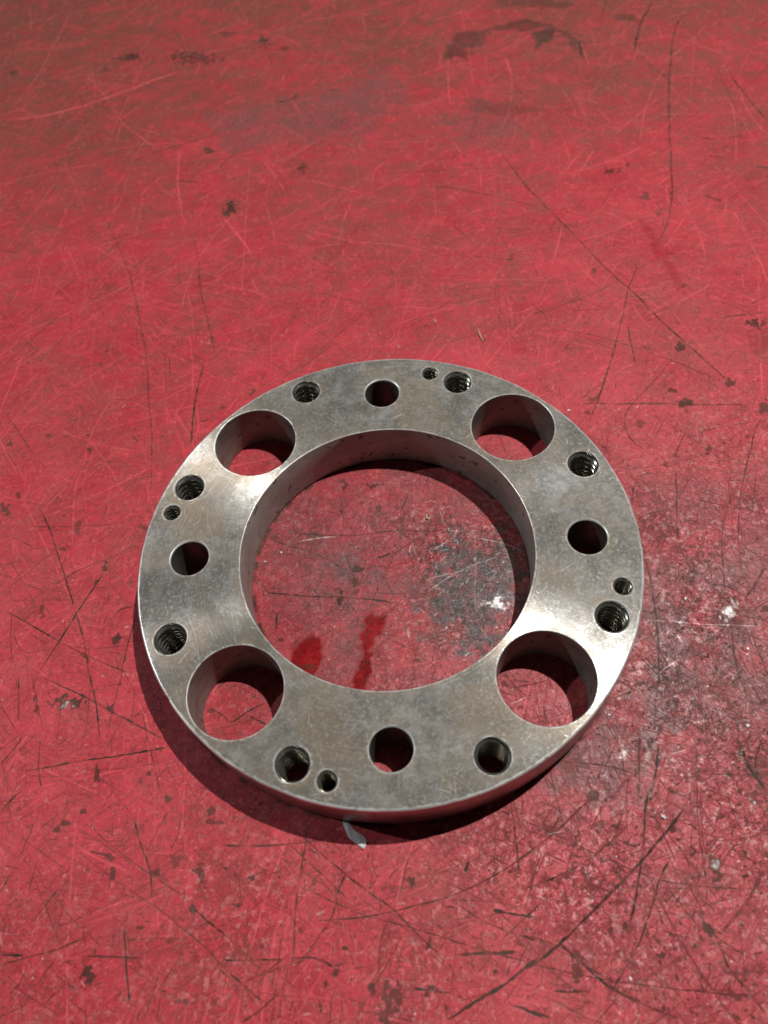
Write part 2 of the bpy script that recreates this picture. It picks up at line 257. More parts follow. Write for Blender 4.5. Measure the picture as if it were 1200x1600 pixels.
TABLE_SPOTS = [
 ('D',0.9,[-67.29,221.35,3.31,-0.84,-0.11,2.17]),
 ('D',0.85,[-43.89,214.97,7.63,-1.94,-0.03,2.97]),
 ('D',0.95,[-18.79,220.12,2.31,-0.6,0.1,2.6]),
 ('D',0.6,[-32.2,228.04,2.83,-0.74,0.03,2.23]),
 ('D',0.85,[-39.03,158.83,1.24,-0.28,-0.0,2.04]),
 ('D',0.75,[-9.88,143.31,1.38,-0.31,0.12,1.91]),
 ('D',0.75,[-110.74,221.69,1.45,-0.36,-0.17,1.31]),
 ('D',0.7,[-76.22,215.57,1.41,-0.35,-0.09,1.28]),
 ('D',0.35,[3.57,164.58,3.07,-0.72,0.28,3.13]),
 ('D',0.6,[-11.7,213.11,1.36,-0.35,0.06,1.26]),
 ('D',0.95,[-32.43,129.59,1.54,-0.33,0.04,3.0]),
 ('D',0.9,[-33.44,126.82,1.15,-0.25,0.02,1.77]),
 ('D',0.95,[74.39,33.9,1.44,-0.26,0.42,1.3]),
 ('D',0.9,[78.61,51.01,1.21,-0.23,0.45,1.43]),
 ('D',0.9,[86.74,38.25,1.02,-0.18,0.4,1.14]),
 ('D',0.9,[99.03,55.27,1.96,-0.38,0.46,1.25]),
 ('D',0.9,[74.99,20.25,0.97,-0.17,0.34,1.03]),
 ('D',0.8,[64.49,17.55,0.69,-0.12,0.26,0.84]),
 ('D',0.85,[91.92,29.43,1.13,-0.2,0.54,1.45]),
 ('D',0.8,[72.68,38.17,0.88,-0.16,0.24,0.76]),
 ('D',0.6,[62.49,29.64,0.86,-0.15,0.32,1.09]),
 ('D',0.7,[53.96,39.13,0.74,-0.13,0.2,0.76]),
 ('D',0.7,[51.42,35.24,0.73,-0.13,0.14,0.56]),
 ('D',0.75,[87.18,108.19,1.39,-0.3,0.48,1.63]),
 ('D',0.85,[80.65,121.52,1.97,-0.44,0.39,1.44]),
 ('D',0.8,[85.86,123.13,0.72,-0.16,0.25,0.87]),
 ('D',0.65,[44.87,90.77,0.68,-0.14,0.31,1.5]),
 ('D',0.75,[86.51,71.63,0.95,-0.19,0.22,0.68]),
 ('D',0.75,[65.19,81.8,0.99,-0.2,0.37,1.43]),
 ('D',0.35,[99.45,49.91,2.98,-0.56,1.97,5.27]),
 ('D',0.97,[-59.51,-67.16,0.99,-0.12,-0.09,1.04]),
 ('D',0.6,[-44.64,-50.72,1.51,-0.19,-0.03,1.28]),
 ('D',0.8,[-40.57,-53.67,0.8,-0.1,-0.01,1.47]),
 ('D',0.85,[-62.61,-65.38,0.44,-0.05,-0.04,0.48]),
 ('D',0.85,[-56.37,-51.99,0.58,-0.07,-0.06,0.85]),
 ('D',0.9,[-60.39,-33.85,0.44,-0.06,-0.1,1.33]),
 ('D',0.9,[-46.67,-40.15,0.73,-0.1,-0.02,0.58]),
 ('D',0.85,[-67.09,-43.03,0.6,-0.08,-0.05,0.45]),
 ('D',0.85,[-66.02,-41.82,0.97,-0.13,-0.04,0.4]),
 ('D',0.8,[-56.91,-49.16,0.71,-0.09,-0.04,0.65]),
 ('D',0.85,[-38.73,-43.48,0.71,-0.09,0.0,0.56]),
 ('D',0.75,[-37.9,-45.38,1.65,-0.22,0.0,0.39]),
 ('D',0.85,[-62.78,-40.43,0.85,-0.11,-0.03,0.4]),
 ('D',0.95,[-50.37,-35.2,0.37,-0.05,-0.02,0.42]),
 ('D',0.85,[-74.61,-27.41,0.45,-0.06,-0.05,0.44]),
 ('D',0.85,[-35.87,-53.32,0.92,-0.12,0.0,0.31]),
 ('D',0.85,[-41.65,-59.47,0.56,-0.07,-0.01,0.5]),
 ('D',0.85,[-50.21,-61.09,0.9,-0.11,-0.01,0.25]),
 ('D',0.85,[-48.85,-52.73,0.58,-0.07,-0.02,0.42]),
 ('D',0.85,[-31.46,-55.66,0.57,-0.07,0.01,0.31]),
 ('D',0.85,[-33.81,-59.74,0.56,-0.07,0.0,0.25]),
 ('D',0.65,[-53.86,-70.69,0.54,-0.06,-0.02,0.41]),
 ('D',0.75,[-44.17,-72.73,0.43,-0.05,-0.01,0.32]),
 ('D',0.75,[-42.78,-72.89,0.43,-0.05,-0.01,0.32]),
 ('D',0.95,[-3.73,-59.97,0.66,-0.08,0.12,0.9]),
 ('D',0.5,[-6.68,-60.31,1.76,-0.22,0.06,0.5]),
 ('D',0.9,[13.43,-60.3,0.44,-0.06,0.09,0.45]),
 ('D',0.97,[8.2,-74.67,0.82,-0.1,0.09,0.44]),
 ('D',0.9,[-17.83,-71.94,0.53,-0.06,0.05,0.54]),
 ('D',0.75,[-23.17,-64.99,0.33,-0.04,0.06,0.96]),
 ('D',0.65,[-20.47,-57.86,0.45,-0.06,0.05,0.71]),
 ('D',0.95,[-15.81,-68.46,0.53,-0.06,0.03,0.28]),
 ('D',0.8,[-19.64,-73.18,0.42,-0.05,0.03,0.36]),
 ('D',0.75,[-20.62,-76.29,0.42,-0.05,0.05,0.61]),
 ('D',0.85,[-0.44,-78.56,0.41,-0.05,0.06,0.39]),
 ('D',0.95,[-2.11,-75.88,0.62,-0.07,0.08,0.53]),
 ('D',0.9,[-3.39,-76.71,0.41,-0.05,0.05,0.35]),
 ('D',0.97,[-11.91,-74.28,0.94,-0.11,0.07,0.62]),
 ('D',0.8,[-9.41,-76.36,1.86,-0.22,0.23,1.93]),
 ('D',0.85,[-10.95,-78.82,0.92,-0.11,0.12,1.03]),
 ('D',0.97,[44.31,-73.04,0.92,-0.11,0.3,0.9]),
 ('D',0.95,[35.59,-75.5,0.61,-0.07,0.13,0.44]),
 ('D',0.8,[21.69,-75.56,0.71,-0.09,0.39,1.59]),
 ('D',0.9,[40.5,-68.28,0.52,-0.06,0.15,0.47]),
 ('D',0.7,[47.03,-79.66,1.68,-0.2,0.24,0.68]),
 ('D',0.8,[45.05,-82.32,1.28,-0.15,0.24,0.67]),
 ('D',0.85,[33.49,-82.7,0.39,-0.05,0.18,0.58]),
 ('D',0.85,[29.21,-81.24,0.5,-0.06,0.14,0.5]),
 ('D',0.5,[51.94,-71.33,1.13,-0.14,0.37,1.0]),
 ('D',0.85,[42.76,-56.88,0.76,-0.1,0.19,0.61]),
 ('D',0.75,[30.48,-49.15,0.9,-0.12,0.5,1.95]),
 ('D',0.5,[27.48,-43.73,2.76,-0.37,0.46,1.92]),
 ('D',0.85,[30.86,-70.64,0.52,-0.06,0.18,0.64]),
 ('D',0.85,[28.4,-71.0,0.41,-0.05,0.12,0.46]),
 ('D',0.85,[48.42,-64.13,1.27,-0.16,0.66,1.93]),
 ('W',0.6,[48.52,-63.84,0.63,-0.08,0.27,0.77]),
 ('D',0.7,[61.15,-49.09,1.66,-0.23,0.52,1.41]),
 ('D',0.85,[-87.26,30.32,1.23,-0.2,-0.23,1.63]),
 ('D',0.9,[-61.91,10.78,0.58,-0.09,-0.08,1.13]),
 ('D',0.85,[-63.8,7.59,0.5,-0.08,-0.04,0.56]),
 ('D',0.65,[-69.12,23.02,0.75,-0.12,-0.14,1.57]),
 ('D',0.65,[-84.42,33.98,0.7,-0.12,-0.12,0.93]),
 ('D',0.95,[-58.7,-6.25,1.36,-0.2,-0.06,1.02]),
 ('D',0.95,[-67.39,-18.53,2.89,-0.41,-0.13,1.34]),
 ('W',1.0,[-67.63,-18.77,1.05,-0.15,-0.09,0.94]),
 ('D',0.95,[-59.04,-21.16,0.91,-0.13,-0.05,0.73]),
 ('D',0.85,[-74.05,-18.12,0.46,-0.07,-0.16,1.35]),
 ('W',0.7,[-74.05,-18.12,0.2,-0.03,-0.06,0.54]),
 ('D',0.85,[-64.81,-9.06,0.61,-0.09,-0.04,0.5]),
 ('D',0.75,[-68.36,44.6,0.56,-0.1,-0.06,0.69]),
 ('D',0.75,[-75.22,2.56,0.49,-0.07,-0.12,1.08]),
 ('D',0.65,[-54.53,20.5,0.89,-0.14,-0.03,0.6]),
 ('D',0.65,[-72.26,17.45,0.74,-0.12,-0.04,0.42]),
 ('D',0.9,[-8.79,17.19,0.86,-0.14,0.09,1.01]),
 ('D',0.9,[-0.45,22.95,1.3,-0.22,0.09,0.78]),
 ('D',0.85,[-7.7,24.33,0.73,-0.12,0.11,1.23]),
 ('D',0.85,[-0.59,16.54,0.57,-0.09,0.11,0.92]),
 ('D',0.95,[-6.82,2.05,1.23,-0.19,0.08,0.77]),
 ('D',0.95,[-11.11,-4.15,0.47,-0.07,0.13,1.47]),
 ('D',0.5,[-14.41,7.99,2.23,-0.35,0.12,1.59]),
 ('D',0.8,[-7.42,-1.24,0.95,-0.15,0.1,1.05]),
 ('W',0.4,[2.19,-13.43,0.32,-0.05,0.17,1.25]),
 ('W',0.9,[21.34,-9.97,2.33,-0.35,0.28,1.42]),
 ('W',1.0,[66.31,-18.37,1.73,-0.26,0.56,1.61]),
 ('D',0.6,[66.17,-18.77,2.96,-0.45,1.13,3.22]),
 ('D',0.9,[-18.97,-18.22,1.42,-0.21,0.04,0.61]),
 ('D',0.8,[3.47,-20.26,0.76,-0.11,0.08,0.53]),
 ('D',0.8,[-23.85,-11.69,0.66,-0.1,0.02,0.42]),
 ('D',0.8,[-29.9,-22.92,0.64,-0.09,0.02,0.52]),
 ('D',0.8,[-38.72,-24.67,0.64,-0.09,0.0,0.39]),
 ('D',0.7,[-24.08,12.78,1.42,-0.23,0.03,0.66]),
 ('D',0.6,[-19.73,13.74,1.71,-0.27,0.04,0.66]),
 ('W',0.4,[42.42,-44.24,0.68,-0.09,0.4,1.35]),
 ('W',0.45,[38.35,-43.1,0.57,-0.08,0.44,1.59]),
]
TABLE_PATCHES = [
 ('D',0.55,[44.1,200.0,47.7,201.6,51.7,194.7,49.8,190.3,46.8,191.9,42.7,190.9]),
 ('D',0.55,[47.8,207.5,55.1,207.3,61.3,206.6,58.8,200.4,54.9,196.4,47.5,195.8]),
 ('D',0.55,[58.3,206.5,66.8,209.4,73.0,211.3,78.9,207.1,81.9,203.3,74.2,201.4,65.9,204.9]),
 ('D',0.7,[74.6,203.0,81.8,202.9,82.6,196.7,77.0,194.0,72.9,190.1]),
 ('D',0.55,[80.9,203.1,89.0,197.5,89.1,192.5,87.6,181.5,85.3,186.9,84.2,196.3]),
 ('D',0.45,[64.7,228.1,81.4,223.5,92.6,215.0,88.3,213.4,79.9,216.6,68.0,221.2]),
 ('D',0.5,[104.8,206.3,110.9,203.8,110.8,199.5,104.3,200.3]),
 ('D',0.25,[45.1,169.1,59.4,162.0,70.5,155.8,57.9,154.6,44.6,160.2]),
 ('S',0.3,[-38.2,178.1,-7.9,182.0,21.2,190.3,27.7,173.4,8.7,153.0,-15.7,155.2,-34.1,156.0]),
 ('S',0.22,[36.3,160.4,51.5,163.9,61.2,151.0,54.7,139.1,39.0,139.4]),
 ('S',0.93,[12.0,5.4,15.3,8.1,21.5,3.9,26.9,3.0,31.0,-0.7,28.1,-10.9,25.3,-14.7,19.9,-18.8,14.9,-21.5,13.7,-17.2,8.9,-14.4,5.5,-10.3,5.0,-4.4,8.6,1.2]),
 ('S',0.3,[-26.7,19.9,-10.2,24.2,7.2,21.3,14.7,13.2,4.5,1.8,-6.7,0.5,-2.7,-12.0,-18.6,-12.5,-27.5,-2.4]),
 ('S',0.6,[49.4,-15.5,57.7,-13.9,60.8,-24.2,54.3,-36.2,49.0,-41.6,42.9,-41.9,43.3,-32.2,47.0,-23.5]),
 ('S',0.5,[23.8,-41.7,34.8,-36.0,42.0,-40.6,40.6,-49.7,30.7,-51.7,24.5,-48.7]),
 ('R',1.0,[-21.5,-13.9,-19.7,-12.6,-17.1,-11.3,-15.6,-12.6,-15.5,-16.4,-16.3,-19.4,-20.4,-21.1,-24.2,-18.6]),
 ('R',1.0,[-6.6,-9.1,-4.4,-7.1,-3.8,-8.9,-2.1,-9.8,-2.6,-11.3,-5.6,-17.9,-8.3,-25.5,-10.7,-25.1,-8.7,-18.9,-8.0,-14.9]),
 ('R',0.3,[82.5,98.5,84.0,96.2,85.4,87.2,86.8,77.9,85.8,68.4,84.3,69.9,83.6,78.6,82.1,87.8]),
]
RING_LINES = [
 ('L',0.21,0.8,[32.5,-10.5,36.4,-8.7]),
 ('L',0.2,0.7,[33.4,-23.0,36.8,-21.3]),
 ('L',0.2,0.7,[33.6,-26.8,41.3,-24.8]),
 ('L',0.2,0.7,[34.0,-30.0,42.0,-26.2]),
 ('L',0.17,0.5,[28.1,-27.9,32.8,-25.5]),
 ('L',0.62,0.5,[4.3,31.4,6.0,32.4,8.6,33.2]),
 ('L',0.19,0.8,[6.3,-45.6,6.0,-48.9]),
 ('L',0.18,0.6,[5.2,-41.7,5.1,-43.7]),
 ('L',0.21,0.8,[0.8,-47.8,1.0,-49.3]),
 ('L',0.17,0.6,[-3.5,-44.9,-3.4,-47.4]),
 ('L',0.19,0.8,[3.1,-47.7,5.0,-48.0]),
 ('L',0.2,0.8,[-16.1,-38.9,-16.0,-41.5]),
 ('L',0.19,0.6,[-10.1,-45.4,-8.0,-46.1]),
 ('L',0.17,0.5,[-5.8,-45.5,-5.4,-48.2]),
 ('L',0.21,0.5,[-2.2,48.1,11.1,46.5,19.7,44.1,30.3,37.7]),
 ('L',0.18,0.35,[32.0,31.8,37.9,20.1]),
 ('L',0.21,0.4,[-40.8,16.7,-35.3,19.0]),
 ('L',0.21,0.5,[-7.7,37.0,-3.9,38.2]),
 ('L',0.18,0.4,[-39.2,-5.4,-34.1,-2.6]),
 ('L',0.15,0.4,[0.8,-38.2,9.4,-33.6]),
 ('L',0.15,0.35,[13.7,-35.4,20.9,-44.3]),
 ('L',0.22,0.4,[-33.9,23.8,-29.5,21.0]),
 ('L',0.26,0.5,[5.4,48.9,14.2,47.1]),
 ('L',0.19,0.4,[30.4,38.3,38.5,28.8]),
 ('D',0.5,0.4,[-19.3,-33.1,-12.8,-38.0]),
 ('D',0.35,0.6,[-43.7,-3.3,-40.5,-2.3]),
 ('D',0.49,0.3,[1.8,-34.9,10.3,-35.5]),
]
RING_SPOTS = [
 ('B',0.9,[-47.24,-7.75,0.63,-0.1,-0.01,0.34]),
 ('B',0.9,[-47.61,-8.11,0.38,-0.06,-0.01,0.28]),
 ('B',0.6,[12.41,34.93,0.99,-0.18,0.08,0.54]),
 ('B',0.4,[11.21,34.58,0.85,-0.15,0.05,0.36]),
 ('B',0.55,[4.44,45.93,3.8,-0.7,0.2,1.74]),
 ('B',0.4,[-1.19,43.44,1.31,-0.24,0.15,1.52]),
 ('B',0.3,[10.14,39.47,1.14,-0.21,0.13,0.93]),
 ('B',0.3,[-1.58,-34.42,5.07,-0.71,0.21,1.59]),
 ('B',0.3,[-15.64,-30.69,4.6,-0.65,0.18,2.34]),
 ('B',0.2,[-14.45,44.87,3.83,-0.69,0.07,1.15]),
 ('B',0.3,[-46.49,-14.43,1.98,-0.29,-0.06,1.58]),
 ('B',0.22,[-25.84,37.43,5.8,-1.02,0.05,1.84]),
 ('B',0.2,[32.55,1.28,1.26,-0.2,0.66,2.93]),
 ('B',0.2,[5.76,-42.19,4.36,-0.59,0.35,2.15]),
 ('B',0.2,[39.88,28.58,2.73,-0.48,0.48,2.09]),
]

rng = np.random.default_rng(7)

# ================================================================== wear maps (computed here, in table millimetres)
class Wear:
    """Masks of scratches and spots, drawn in real table coordinates (mm)."""
    def __init__(self, x0, y0, x1, y1, ppm):
        self.x0, self.y0, self.ppm = x0, y0, ppm
        self.w = int((x1 - x0) * ppm)
        self.h = int((y1 - y0) * ppm)
        self.x1, self.y1 = x0 + self.w / ppm, y0 + self.h / ppm
        self.m = {}

    def layer(self, k):
        if k not in self.m:
            self.m[k] = np.zeros((self.h, self.w), np.float32)
        return self.m[k]

    def stamp(self, k, xs, ys, wid, s):
        """max-draw soft round dabs: xs, ys in mm, wid full width in mm, s strength (arrays)"""
        L = self.layer(k)
        px = (xs - self.x0) * self.ppm - 0.5
        py = (ys - self.y0) * self.ppm - 0.5
        hw = np.maximum(wid * self.ppm * 0.5, 0.28)
        R = int(math.ceil(float(hw.max()) + 0.7))
        ok = (px > R) & (px < self.w - R - 2) & (py > R) & (py < self.h - R - 2)
        px, py, hw, s = px[ok], py[ok], hw[ok], s[ok]
        ix, iy = np.rint(px).astype(int), np.rint(py).astype(int)
        thin = np.minimum(1.0, wid[ok] * self.ppm / 0.75)
        for dy in range(-R, R + 1):
            for dx in range(-R, R + 1):
                d = np.hypot(ix + dx - px, iy + dy - py)
                v = np.clip((hw + 0.55 - d) / 1.1, 0, 1) * s * thin
                g = v > 0.01
                if g.any():
                    np.maximum.at(L, (iy[g] + dy, ix[g] + dx), v[g].astype(np.float32))

def smooth_noise(n, step, r):
    k = max(2, int(n / step) + 2)
    return np.interp(np.linspace(0, k - 1, n), np.arange(k), r.random(k))

def curve_points(pts, step):
    """dense points along a Catmull-Rom curve through pts"""
    p = np.array(pts, float).reshape(-1, 2)
    if len(p) > 2:
        q = np.vstack([2 * p[0] - p[1], p, 2 * p[-1] - p[-2]])
        out = []
        for i in range(1, len(q) - 2):
            n = max(2, int(np.hypot(*(q[i + 1] - q[i])) / step))
            t = np.linspace(0, 1, n, endpoint=False)[:, None]
            out.append(0.5 * ((2 * q[i]) + (-q[i - 1] + q[i + 1]) * t + (2 * q[i - 1] - 5 * q[i] + 4 * q[i + 1] - q[i + 2]) * t ** 2
                              + (-q[i - 1] + 3 * q[i] - 3 * q[i + 1] + q[i + 2]) * t ** 3))
        return np.vstack(out)
    n = max(2, int(np.hypot(*(p[1] - p[0])) / step))
    t = np.linspace(0, 1, n)[:, None]
    return p[0] * (1 - t) + p[1] * t

def traced(wear, lines, r, step=0.07):
    for k, wd, s, pts in lines:
        c = curve_points(pts, step)
        n = len(c)
        dr = np.gradient(c, axis=0)
        nr = np.stack([-dr[:, 1], dr[:, 0]], 1) / (np.hypot(dr[:, 0], dr[:, 1])[:, None] + 1e-9)
        c = c + nr * ((smooth_noise(n, 90, r) - 0.5) * 0.35 + (smooth_noise(n, 14, r) - 0.5) * 0.12)[:, None]
        t = np.linspace(0, 1, n)
        taper = np.clip(np.minimum(t, 1 - t) * 9, 0.25, 1)
        wob = 0.55 + 0.9 * smooth_noise(n, 12, r) ** 1.5
        stg = min(1, s * 1.25) * np.clip(0.5 + 0.8 * smooth_noise(n, 25, r), 0, 1) * np.clip(0.75 + 0.5 * smooth_noise(n, 5, r), 0, 1)
        wear.stamp(k, c[:, 0], c[:, 1], wd * (0.66 if k == 'D' else 0.6) * taper * wob, stg * (1.0 if k == 'D' else 0.7) * (0.5 + 0.5 * taper))

def strokes(wear, k, cx, cy, ang, length, curv, width, strength, r, step):
    """many straight or slightly curved scratches at once"""
    xs, ys, ws, ss = [], [], [], []
    for i in range(len(cx)):
        n = max(3, int(length[i] / step))
        t = np.linspace(-0.5, 0.5, n) * length[i]
        a = ang[i] + curv[i] * t
        x = np.cumsum(np.cos(a)); y = np.cumsum(np.sin(a))
        x = cx[i] + (x - x[n // 2]) * length[i] / n
        y = cy[i] + (y - y[n // 2]) * length[i] / n
        tp = np.clip((0.5 - np.abs(t) / length[i]) * 6, 0.15, 1)
        xs.append(x); ys.append(y)
        ws.append(width[i] * tp * (0.7 + 0.6 * smooth_noise(n, 15, r)))
        ss.append(strength[i] * tp * np.clip(0.15 + 1.1 * smooth_noise(n, 22, r), 0, 1))
    wear.stamp(k, np.concatenate(xs), np.concatenate(ys), np.concatenate(ws), np.concatenate(ss))

def fbm(wear, scale, r, octaves=4):
    """value noise over the map, feature size `scale` mm, about 0..1"""
    out = np.zeros((wear.h, wear.w), np.float32); amp, tot = 1.0, 0.0
    for o in range(octaves):
        cell = scale / 2 ** o * wear.ppm
        gw, gh = int(wear.w / cell) + 3, int(wear.h / cell) + 3
        g = r.random((gh, gw)).astype(np.float32)
        fx = np.arange(wear.w) / cell; fy = np.arange(wear.h) / cell
        ix, iy = fx.astype(int), fy.astype(int)
        tx = (fx - ix).astype(np.float32); ty = (fy - iy).astype(np.float32)
        tx = tx * tx * (3 - 2 * tx); ty = (ty * ty * (3 - 2 * ty))[:, None]
        a = g[iy][:, ix] * (1 - tx) + g[iy][:, ix + 1] * tx
        b = g[iy + 1][:, ix] * (1 - tx) + g[iy + 1][:, ix + 1] * tx
        out += amp * (a * (1 - ty) + b * ty); tot += amp; amp *= 0.55
    return out / tot

def spots(wear, items, noise):
    for k, s, (cx, cy, ux, uy, vx, vy) in items:
        if k == 'D': s *= .82
        L = wear.layer(k)
        ext = max(math.hypot(ux, uy), math.hypot(vx, vy)) * 1.9 + 0.6
        a0, a1 = int((cx - ext - wear.x0) * wear.ppm), int((cx + ext - wear.x0) * wear.ppm) + 1
        b0, b1 = int((cy - ext - wear.y0) * wear.ppm), int((cy + ext - wear.y0) * wear.ppm) + 1
        a0, b0, a1, b1 = max(a0, 0), max(b0, 0), min(a1, wear.w), min(b1, wear.h)
        if a1 <= a0 or b1 <= b0: continue
        X = wear.x0 + (np.arange(a0, a1) + 0.5) / wear.ppm - cx
        Y = (wear.y0 + (np.arange(b0, b1) + 0.5) / wear.ppm - cy)[:, None]
        det = ux * vy - uy * vx
        u = (X * vy - Y * vx) / det; v = (Y * ux - X * uy) / det
        d = np.hypot(u, v) + (noise[b0:b1, a0:a1] - 0.5) * 3.2
        m = np.clip((1.2 - d) / 0.4, 0, 1) * s if k != 'W' else np.clip((1.15 - d) / 1.1, 0, 1) ** 1.3 * s
        L[b0:b1, a0:a1] = np.maximum(L[b0:b1, a0:a1], m.astype(np.float32))

def patches(wear, items, noise):
    for k, s, pts in items:
        P = np.array(pts).reshape(-1, 2)
        L = wear.layer(k)
        soft = {'S': 6.0, 'R': 1.1, 'D': 1.6}[k]
        lo, hi = P.min(0) - soft * 2.5, P.max(0) + soft * 2.5
        a0, a1 = max(0, int((lo[0] - wear.x0) * wear.ppm)), min(wear.w, int((hi[0] - wear.x0) * wear.ppm))
        b0, b1 = max(0, int((lo[1] - wear.y0) * wear.ppm)), min(wear.h, int((hi[1] - wear.y0) * wear.ppm))
        if a1 <= a0 or b1 <= b0: continue
        X, Y = np.meshgrid(wear.x0 + (np.arange(a0, a1) + .5) / wear.ppm, wear.y0 + (np.arange(b0, b1) + .5) / wear.ppm)
        dist = np.full(X.shape, 1e9); inside = np.zeros(X.shape, bool)
        for i in range(len(P)):
            a, b = P[i], P[(i + 1) % len(P)]
            e = b - a
            t = np.clip(((X - a[0]) * e[0] + (Y - a[1]) * e[1]) / (e @ e + 1e-9), 0, 1)
            dist = np.minimum(dist, np.hypot(X - a[0] - t * e[0], Y - a[1] - t * e[1]))
            c = (a[1] > Y) != (b[1] > Y)
            with np.errstate(divide='ignore', invalid='ignore'):
                inside ^= c & (X < (b[0] - a[0]) * (Y - a[1]) / (b[1] - a[1] + 1e-12) + a[0])
        sd = np.where(inside, dist, -dist) + (noise[b0:b1, a0:a1] - 0.5) * soft * 3.0
        m = np.clip(sd / soft * 0.9 + 0.5, 0, 1) * s
        L[b0:b1, a0:a1] = np.maximum(L[b0:b1, a0:a1], m.astype(np.float32))

def to_image(name, wear, keys):
    a = np.ones((wear.h, wear.w, 4), np.float32)
    for i, k in enumerate(keys):
        a[:, :, i] = np.clip(wear.layer(k), 0, 1) if k else 0
    img = bpy.data.images.new(name, wear.w, wear.h, alpha=False, float_buffer=False)
    img.colorspace_settings.name = 'Non-Color'
    img.pixels.foreach_set(a.ravel())
    img.pack()
    return img

# random scratches shared by the fine map of the middle and the coarse map of the whole top
TX0, TX1, TY0, TY1 = -480.0, 480.0, -420.0, 640.0      # table top, mm
FX0, FX1, FY0, FY1 = -150.0, 185.0, -108.0, 296.0      # finely mapped middle

def worn(x, y):
    """how badly scratched the paint is at a place (the corner in front and to the right of the ring is worst)"""
    g = lambda cx, cy, sx, sy: np.exp(-((x - cx) / sx) ** 2 - ((y - cy) / sy) ** 2)
    return np.clip(g(60, -35, 34, 34) * 1.0 + g(18, 0, 18, 18) * .4 + g(0, 2, 27, 27) * .4 + g(72, 10, 24, 24) * .45 + g(-8, 5, 30, 30) * 0.3 + g(0, -70, 90, 34) * .35 + g(48, -76, 26, 26) * .6 + g(-50, -20, 40, 50) * .12, 0, 1)

def random_set(r, box, n, lmin, lmax, wmin, wmax, smin, smax, curvy, bias=0.0, dirs=None):
    x = r.uniform(box[0], box[1], n); y = r.uniform(box[2], box[3], n)
    if bias > 0:
        keep = r.random(n) < (1 - bias) + bias * worn(x, y)
        x, y = x[keep], y[keep]; n = len(x)
    ang = r.uniform(0, math.pi, n)
    if dirs is not None:
        pick = r.random(n) < 0.6
        ang = np.where(pick, r.choice(dirs, n) + r.normal(0, 0.22, n), ang)
    ln = lmin * (lmax / lmin) ** (r.random(n) ** 1.4)
    return x, y, ang, ln, r.normal(0, curvy, n) / ln * 1.0, r.uniform(wmin, wmax, n), smin + (smax - smin) * r.random(n) ** 1.8

FB = (FX0, FX1, FY0, FY1)
NB = (-90, 110, -95, 110)      # near the ring
r1 = np.random.default_rng(11)
SETS = [
    ('D', random_set(r1, FB, 900, 5, 60, .12, .36, .25, .8, .4)),
    ('D', random_set(r1, NB, 2600, 2, 26, .08, .22, .3, .85, .4)),
    ('D', random_set(r1, NB, 24000, 2, 30, .07, .19, .5, 1.0, .3, bias=.98)),
    ('D', random_set(r1, NB, 20000, .3, 3.0, .08, .26, .3, 1.0, .35, bias=.93)),
    ('L', random_set(r1, FB, 4200, 4, 60, .10, .38, .15, .7, .45, dirs=[.35, 1.45, .9])),
    ('L', random_set(r1, NB, 5000, 1.5, 18, .08, .22, .15, .7, .4)),
    ('L', random_set(r1, FB, 5000, 1.0, 9, .10, .35, .08, .4, .6)),
    ('D', random_set(r1, (-30, 32, -30, 32), 2600, 1.5, 16, .07, .16, .35, .95, .3)),
    ('D', random_set(r1, (52, 85, -60, 15), 2200, 1.5, 14, .07, .18, .35, .95, .3)),
    ('W', random_set(r1, NB, 900, .4, 5, .06, .12, .2, .7, .2, bias=.985)),
    ('W', random_set(r1, NB, 2200, .2, .7, .12, .3, .2, .9, .5, bias=.985)),
    ('P', random_set(r1, NB, 30000, .3, 2.0, .12, .45, .2, .9, .9, bias=.97)),
]
def bundles(r, box, n, wmin, wmax, smin, smax):
    parts = []
    for _ in range(n):
        k = r.integers(3, 9); x, y = r.uniform(box[0], box[1]), r.uniform(box[2], box[3]); a = r.uniform(0, math.pi); l = r.uniform(6, 34)
        o = r.normal(0, 1.3, k); s_ = r.normal(0, l * .12, k)
        c = r.normal(0, .012)
        parts.append((x - o * math.sin(a) + s_ * math.cos(a), y + o * math.cos(a) + s_ * math.sin(a), a + r.normal(0, .025, k), l * r.uniform(.4, 1, k), c + r.normal(0, .001, k), r.uniform(wmin, wmax, k), r.uniform(smin, smax, k)))
    return tuple(np.concatenate(c) for c in zip(*parts))
SETS += [('D', bundles(r1, NB, 150, .07, .15, .25, .7)), ('D', bundles(r1, (-100, 110, -100, -50), 90, .07, .15, .3, .8)), ('L', bundles(r1, FB, 150, .12, .3, .2, .7)), ('D', bundles(r1, (25, 100, -90, 30), 60, .08, .2, .4, .95)), ('D', bundles(r1, (-30, 30, -30, 30), 100, .07, .15, .4, .95))]
# bright scratches over the bared steel inside the ring
xs_, ys_ = r1.normal(20, 8, 520), r1.normal(-3, 9, 520)
SETS.append(('W', (xs_, ys_, r1.choice([.55, 1.55, .2], 520) + r1.normal(0, .3, 520), .25 + 2.6 * r1.random(520) ** 4, r1.normal(0, .02, 520), r1.uniform(.07, .2, 520), r1.uniform(.15, .7, 520))))
OUT = (TX0, TX1, TY0, TY1)
r2 = np.random.default_rng(12)
SETS_FAR = [('D', random_set(r2, OUT, 3200, 6, 80, .25, .6, .2, .8, .5)),
            ('D', random_set(r2, OUT, 5000, 1.5, 8, .3, .7, .2, .7, .6)),
            ('L', random_set(r2, OUT, 7000, 5, 60, .3, .7, .15, .6, .6))]
